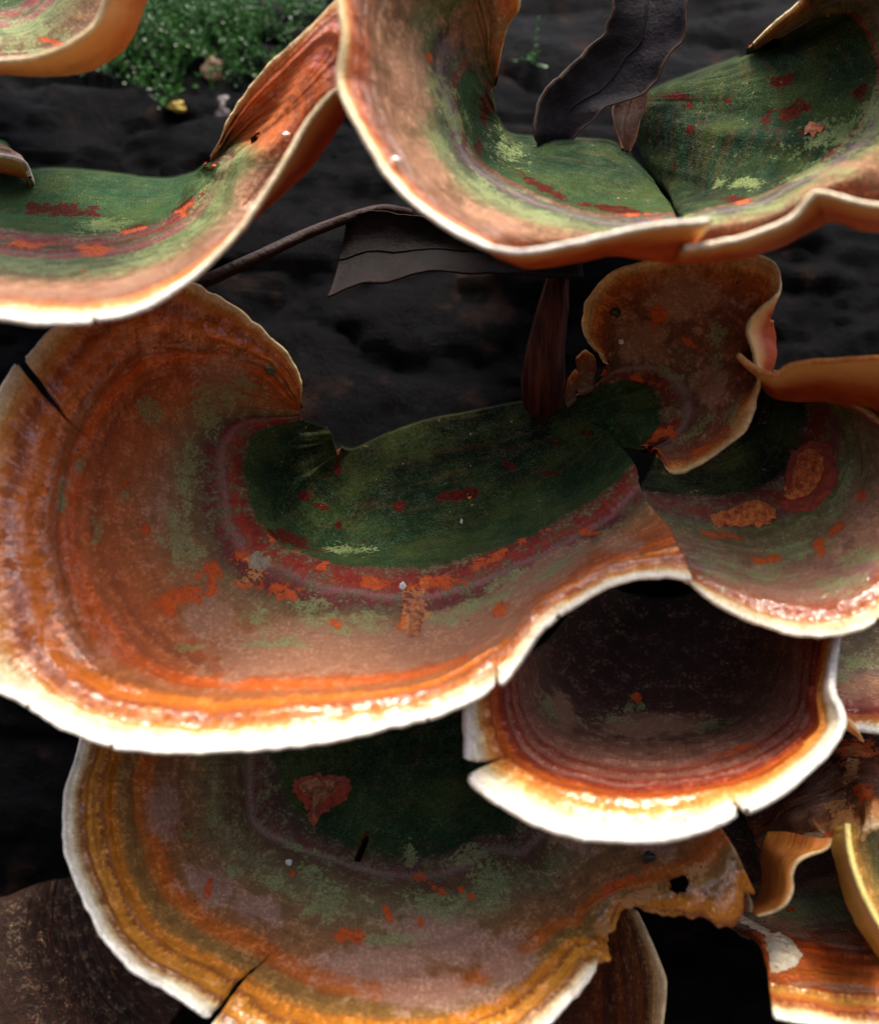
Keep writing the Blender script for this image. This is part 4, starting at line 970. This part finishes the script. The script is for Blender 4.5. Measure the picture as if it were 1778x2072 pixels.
# ------------------------------------------------------------------ dead leaves, twig, moss, droplets
def mat_leaf(name, a, b, edge, rough=.4):
    s = NT(name); p = s.pos(); n1 = s.noise(p, 3, 5, .6); n2 = s.noise(p, 22, 4, .7)
    col = s.mix(s.rng(n1, .35, .65), lin(a), lin(b)); col = s.mix(s.rng(n2, .62, .7, 0, .5), col, lin(edge))
    col = s.mix(s.math('MULTIPLY', s.rng(s.attr('rim'), .9, 1.0), .8), col, lin(edge))
    s.link(col, s.b.inputs['Base Color']); s.b.inputs['Roughness'].default_value = rough; s.b.inputs['Specular IOR Level'].default_value = .12
    s.link(s.bump(s.math('ADD', n1, s.math('MULTIPLY', n2, .4)), .06, .6), s.b.inputs['Normal'])
    return s.m
def leaf(name, outline, spine, mat, label, curl=.15, thick=.02, vein_mat=None, seed=0):
    """outline: left and right side points (px, py, depth) along the leaf; a curved thin sheet with real thickness and a midrib."""
    n = len(outline); M = 40; S = 21
    Lp = np.array([P(*o[0]) for o in outline]); Rp = np.array([P(*o[1]) for o in outline])
    t = np.linspace(0, n - 1, M)
    def cr(pts):
        pp = np.concatenate([[2 * pts[0] - pts[1]], pts, [2 * pts[-1] - pts[-2]]]); i, w = cr_weights(t, n)
        return (pp[i] * w[..., None]).sum(1)
    L, R = cr(Lp), cr(Rp)
    L = L + (L - R) * (.16 * fbm(v3(t * 1.3, 3.0, seed), seed + 60, 4))[:, None]; R = R + (R - L) * (.16 * fbm(v3(t * 1.2, 8.0, seed), seed + 61, 4))[:, None]
    f = np.linspace(0, 1, S); X = L[:, None] * (1 - f)[None, :, None] + R[:, None] * f[None, :, None]
    arch = 1 - (2 * f - 1) ** 2
    X = X + FWD * (curl * arch)[None, :, None]
    X = X + FWD * (.06 * fbm(X * 1.6, seed, 4))[..., None]
    rim = np.maximum(np.abs(2 * f - 1)[None, :] * np.ones((M, 1)), np.abs(np.linspace(-1, 1, M))[:, None] ** 3)
    g0 = np.gradient(X, axis=0); g1 = np.gradient(X, axis=1); N = np.cross(g0, g1); N /= np.linalg.norm(N, axis=-1, keepdims=True) + 1e-9
    if (N @ FWD).mean() > 0: N = -N
    T = X; Bt = X - N * thick
    V = np.concatenate([T.reshape(-1, 3), Bt.reshape(-1, 3)]); F = []
    for i in range(M - 1):
        for j in range(S - 1):
            a = i * S + j; F.append((a, a + 1, a + S + 1, a + S)); b = a + M * S; F.append((b, b + S, b + S + 1, b + 1))
    for i in range(M - 1):
        for j in (0, S - 1): a = i * S + j; F.append((a, a + S, a + S + M * S, a + M * S))
    for j in range(S - 1):
        for i in (0, M - 1): a = i * S + j; F.append((a, a + 1, a + 1 + M * S, a + M * S))
    th = thing(name, V.mean(0), label, 'leaf')
    mesh_obj('blade', V, np.array(F), mat, th, attrs=dict(rim=np.concatenate([rim.ravel()] * 2)))
    c = X[:, S // 2] + N[:, S // 2] * .004
    tube('midrib', c, np.linspace(.016, .006, M), vein_mat or mat, th)
    return th
def tube(name, c, r, mat, parent=None, K=10, lump=0, seed=0):
    c = np.asarray(c); n = len(c); r = np.broadcast_to(np.asarray(r, float), (n,))
    t = np.gradient(c, axis=0); t /= np.linalg.norm(t, axis=1, keepdims=True) + 1e-9
    a = np.cross(t, np.array([.3, .2, .93])); a /= np.linalg.norm(a, axis=1, keepdims=True); b = np.cross(t, a)
    V = []; F = []
    for k in range(K):
        an = 2 * math.pi * k / K
        rr = r * (1 + lump * vnoise(v3(np.arange(n) * .25, k * 1.7, seed), seed))
        V.append(c + a * (rr * math.cos(an))[:, None] + b * (rr * math.sin(an))[:, None])
    V = np.stack(V, 1).reshape(-1, 3)
    for i in range(n - 1):
        for k in range(K): F.append((i * K + k, i * K + (k + 1) % K, (i + 1) * K + (k + 1) % K, (i + 1) * K + k))
    F = [tuple(q) for q in F]; F += [tuple(range(K))[::-1], tuple((n - 1) * K + k for k in range(K))]
    return poly_obj(name, V, F, mat, parent)
def spline(pts, m=40):
    pts = np.array([P(*p) for p in pts]); n = len(pts); t = np.linspace(0, n - 1, m)
    pp = np.concatenate([[2 * pts[0] - pts[1]], pts, [2 * pts[-1] - pts[-2]]]); i, w = cr_weights(t, n)
    return (pp[i] * w[..., None]).sum(1)

LEAF_G = mat_leaf('dead_leaf_grey', (14, 12, 15), (30, 26, 30), (70, 54, 42), .6)
LEAF_D = mat_leaf('dead_leaf_dark', (10, 6, 5), (22, 13, 10), (38, 24, 17), .7)
LEAF_B = mat_leaf('dead_leaf_brown', (44, 26, 20), (70, 42, 28), (100, 64, 42), .55)
leaf('dead_leaf', [((1245,-60,12.3),(1395,-60,12.2)), ((1235,20,12.4),(1382,15,12.2)), ((1215,80,12.5),(1368,85,12.3)), ((1150,135,12.5),(1322,165,12.5)), ((1092,185,12.4),(1235,215,12.6)), ((1082,265,12.4),(1190,250,12.7)), ((1085,300,12.6),(1150,290,12.8))],
     None, LEAF_G, 'greyish wet dead leaf hanging between the funnel lobes', .2, seed=3)
leaf('dead_leaf', [((1255,180,12.9),(1310,165,12.8)), ((1235,215,12.9),(1300,215,12.8)), ((1245,255,12.8),(1290,260,12.7)), ((1262,300,12.7),(1272,304,12.7))],
     None, LEAF_B, 'small brown leaf tip drooping into the green hollow', .08, seed=5)
leaf('dead_leaf', [((665,590,12.2),(700,440,12.6)), ((735,572,12.2),(760,428,12.6)), ((830,560,12.2),(850,430,12.6)), ((940,548,12.3),(950,440,12.6)), ((1060,560,12.4),(1060,460,12.7)), ((1180,560,12.6),(1190,480,12.8))],
     None, LEAF_D, 'brown curled dead leaf lying in the dark gap', .25, seed=7)
s = NT('twig_bark'); p = s.pos(); n1 = s.noise(p, 8, 4); s.link(s.mix(n1, lin((24, 15, 13)), lin((52, 32, 25))), s.b.inputs['Base Color']); s.b.inputs['Roughness'].default_value = .6; s.b.inputs['Specular IOR Level'].default_value = .15; s.link(s.bump(n1, .05), s.b.inputs['Normal'])
TWIG = s.m
t = thing('twig', P(520, 530, 12.3), 'thin brown twig crossing the dark gap below the green bowl', 'twig')
tube('stem', spline([(260,625,11.6),(400,575,11.9),(520,520,12.2),(640,465,12.5),(760,425,12.8),(830,430,13.3)]), np.linspace(.085, .05, 40), TWIG, t, lump=.12)
# reddish dead bud standing in the gap
s = NT('bud_scale'); p = s.pos(); mp = s.n('Mapping'); s.link(p, mp.inputs[0]); mp.inputs['Scale'].default_value = (6, .6, .6)
n1 = s.noise(mp.outputs[0], 3, 4, .6); s.link(s.mix(s.rng(n1, .35, .65), lin((44, 20, 13)), lin((84, 42, 26))), s.b.inputs['Base Color']); s.b.inputs['Roughness'].default_value = .7; s.b.inputs['Specular IOR Level'].default_value = .1; s.link(s.bump(n1, .05, .8), s.b.inputs['Normal'])
bud = thing('dead_bud', P(1095, 830, 12.9), 'reddish brown ribbed dead bud upright behind the algae', 'bud')
cc = spline([(1130,545,12.9),(1118,620,12.7),(1105,690,12.6),(1098,750,12.6),(1095,800,12.8),(1095,840,13.1)], 36)
K_ = 28; V = []; F = []
tt = np.linspace(0, 1, 36); rad = np.interp(tt, [0, .2, .45, .7, .88, 1], [.11, .17, .21, .245, .22, .12])
for i in range(36):
    for k in range(K_):
        an = 2 * math.pi * k / K_; rr = rad[i] * (1 + .09 * math.cos(7 * an) + .04 * math.sin(11 * an + 2))
        V.append(cc[i] + RGT * rr * math.cos(an) + np.array([0, 1, 0]) * rr * math.sin(an) * .8)
for i in range(35):
    for k in range(K_): F.append((i * K_ + k, i * K_ + (k + 1) % K_, (i + 1) * K_ + (k + 1) % K_, (i + 1) * K_ + k))
F += [tuple(range(K_))[::-1], tuple(35 * K_ + k for k in range(K_))]
poly_obj('ribbed_body', V, F, s.m, bud)
tube('stalk', spline([(1095,832,13.0),(1092,850,13.6),(1090,870,15.6)], 10), .07, TWIG, bud)

# moss cushions on the bark (uncountable shoots)
s = NT('moss_leaf'); p = s.pos(); n1 = s.noise(p, 4, 3); info = s.attr('tip')
col = s.mix(info, lin((20, 44, 10)), lin((58, 112, 26))); col = s.mix(s.rng(n1, .4, .65), col, lin((34, 84, 20)))
s.link(col, s.b.inputs['Base Color']); s.b.inputs['Roughness'].default_value = .35; s.b.inputs['Subsurface Weight'].default_value = 0
MOSS = s.m
rng = np.random.default_rng(11)
def bark_point(px, py):
    o = P(px, py, 1.0) - CAMP; o = o / np.linalg.norm(o)
    d = 11.0
    for _ in range(60):
        q = CAMP + o * d; dy, dz = q[1] - LOGC[1], q[2] - LOGC[2]; th_ = math.atan2(dz, dy); Q, R = log_surface(np.array([q[0]]), np.array([th_]))
        gap = math.hypot(dy, dz) - R[0]
        if gap < .005: break
        d += gap * .7
    n = np.array([0, dy, dz]) / math.hypot(dy, dz)
    return q, n
V = []; F = []; TP = []
def shoot(base, dirv, L):
    global V, F, TP
    side = np.cross(dirv, rng.normal(size=3)); side /= np.linalg.norm(side); oth = np.cross(dirv, side)
    m = int(L / .022)
    bend = rng.normal(size=3) * .25
    for q in range(m):
        f = q / m; c = base + dirv * L * f + bend * L * f * f
        an = q * 2.4; out_ = side * math.cos(an) + oth * math.sin(an)
        ll = .085 * (1 - .45 * f) * rng.uniform(.8, 1.2); w = .016
        d2 = out_ * .75 + dirv * .65; d2 /= np.linalg.norm(d2); sw = np.cross(d2, dirv); sw /= np.linalg.norm(sw) + 1e-9
        b = len(V); V += [c - sw * w * .5, c + d2 * ll * .45 - sw * w + dirv * .008, c + d2 * ll + dirv * .02, c + d2 * ll * .45 + sw * w + dirv * .008]
        F.append((b, b + 1, b + 2, b + 3)); tp = f * .6 + rng.uniform(0, .4); TP += [tp * .4, tp, min(1, tp + .3), tp]
centers = [(300,40,90,50,150),(420,40,100,60,210),(250,120,60,40,70),(330,160,40,45,50),(480,110,60,60,70),(530,40,60,40,80),(360,90,70,40,80),(560,150,30,50,30),(340,200,20,25,14),(620,20,60,30,40),(60,-10,60,20,30),(180,-5,60,20,40),(1080,118,10,8,5)]
for cx, cy, sx_, sy_, cnt in centers:
    for _ in range(cnt):
        px, py = cx + rng.normal() * sx_ * .55, cy + rng.normal() * sy_ * .55
        if py > 235 and px < 900: continue
        q, n = bark_point(px, py)
        dv = n + rng.normal(size=3) * .45 + np.array([0, -.1, -.15]); dv /= np.linalg.norm(dv)
        shoot(q - n * .05, dv, rng.uniform(.25, .6))
mo = mesh_obj('moss', np.array(V), np.array(F), MOSS, smooth=False, attrs=dict(tip=TP)); mo['kind'] = 'stuff'
tag(mo, 'bright green moss growing over the dark bark', 'moss')

# small things: bark chips, crumbs, droplets
def lump(name, c, r, mat, label, cat, group=None, sq=(1, 1, 1), rough=.25, seed=0, res=14):
    V = []; F = []
    for i in range(res + 1):
        a = math.pi * i / res
        for k in range(res * 2):
            b = 2 * math.pi * k / (res * 2); d = np.array([math.sin(a) * math.cos(b), math.sin(a) * math.sin(b), math.cos(a)]); V.append(d)
    V = np.array(V); V = V * (1 + rough * fbm(V * 1.7 + seed * 3.1, seed, 3))[:, None] * r * np.array(sq)
    W = RGT * V[:, :1] + UPS * V[:, 1:2] - FWD * V[:, 2:3] + c
    for i in range(res):
        for k in range(res * 2): F.append((i * res * 2 + k, i * res * 2 + (k + 1) % (res * 2), (i + 1) * res * 2 + (k + 1) % (res * 2), (i + 1) * res * 2 + k))
    o = mesh_obj(name, W, np.array(F), mat)
    return tag(o, label, cat, group)
def plain(name, a, b, rough=.6, sc=10):
    s = NT(name); p = s.pos(); n = s.noise(p, sc, 4, .6); s.link(s.mix(s.rng(n, .35, .65), lin(a), lin(b)), s.b.inputs['Base Color']); s.b.inputs['Roughness'].default_value = rough; s.link(s.bump(n, .04, .6), s.b.inputs['Normal']); return s.m
TAN = plain('rotten_wood_tan', (96, 72, 50), (150, 122, 88)); YEL = plain('yellow_crumb', (150, 124, 40), (196, 168, 70)); GRY = plain('grey_bark_chip', (56, 50, 52), (96, 86, 82)); DRK = plain('dark_frass', (22, 18, 18), (44, 38, 36), .45); PALE = plain('pale_crumb', (190, 190, 186), (222, 220, 210)); GRC = plain('green_flake', (34, 60, 26), (58, 86, 40))
q, n = bark_point(432, 138); lump('wood_chip', q - n * .01, .16, TAN, 'tan chip of rotten wood among the moss', 'wood chip', sq=(1, 1.1, .3), seed=2, rough=.9)
q, n = bark_point(452, 225); lump('bark_flake', q - n * .01, .18, GRY, 'grey bark flake beside the orange wing', 'bark flake', sq=(.8, 1.2, .2), seed=3, rough=.9)
q, n = bark_point(362, 226); lump('moss_crumb', q + n * .1, .11, YEL, 'small yellow crumb below the moss', 'crumb', sq=(1.2, .7, .5), seed=4, rough=.8)
def on(sh, px, py):
    sx, sy = toscreen(sh['V']); k = np.argmin(np.hypot(sx - px, sy - py)); return sh['V'][k], sh['N'][k]
def crumb(sh, px, py, r, mat, name, label, cat, sq=(1, 1, .6), seed=0, group=None, rough=.7):
    c, n = on(sh, px, py); return lump(name, c + n * r * sq[2] * .55, r, mat, label, cat, group, sq, rough, seed)
crumb(shD2, 1245, 630, .055, DRK, 'dark_pellet', 'round dark pellet on the brown fan lobe', 'pellet', seed=5)
crumb(shG, 1310, 1737, .06, DRK, 'dark_pellet', 'dark pellet in the fold near the torn edge', 'pellet', seed=6)
crumb(shD, 546, 748, .055, GRC, 'leaf_fragment', 'dark green fragment stuck on the orange lobe', 'leaf fragment', sq=(1, .9, .25), seed=7)
crumb(shG, 584, 1748, .035, PALE, 'pale_crumb', 'bluish white crumb on the ochre bracket', 'crumb', seed=8)
crumb(shD, 815, 1188, .04, PALE, 'pale_crumb', 'white crumb at the tip of the tan scar strip', 'crumb', seed=9)
crumb(shD2, 1256, 690, .03, PALE, 'pale_crumb', 'tiny pale crumb on the brown fan lobe', 'crumb', seed=10)
crumb(shD, 932, 1055, .022, PALE, 'pale_crumb', 'tiny pale crumb on the central green algae', 'crumb', sq=(.6, 1.4, .6), seed=11)
s = NT('water'); s.b.inputs['Base Color'].default_value = (1, 1, 1, 1); s.b.inputs['Roughness'].default_value = .03; s.b.inputs['IOR'].default_value = 1.33; s.b.inputs['Transmission Weight'].default_value = 1
rr_ = s.noise(s.pos(), 3, 2); s.link(s.rng(rr_, 0, 1, .02, .05, False), s.b.inputs['Roughness'])
WATER = s.m
for sh, x, y, r, lb in ((shB, 580, 278, .06, 'bead of water on the rim below the orange wing'), (shC, 797, 330, .05, 'bead of water on the pale rim of the brown funnel')):
    crumb(sh, x, y, r, WATER, 'water_drop', lb, 'water drop', sq=(1, 1, .8), rough=.05)
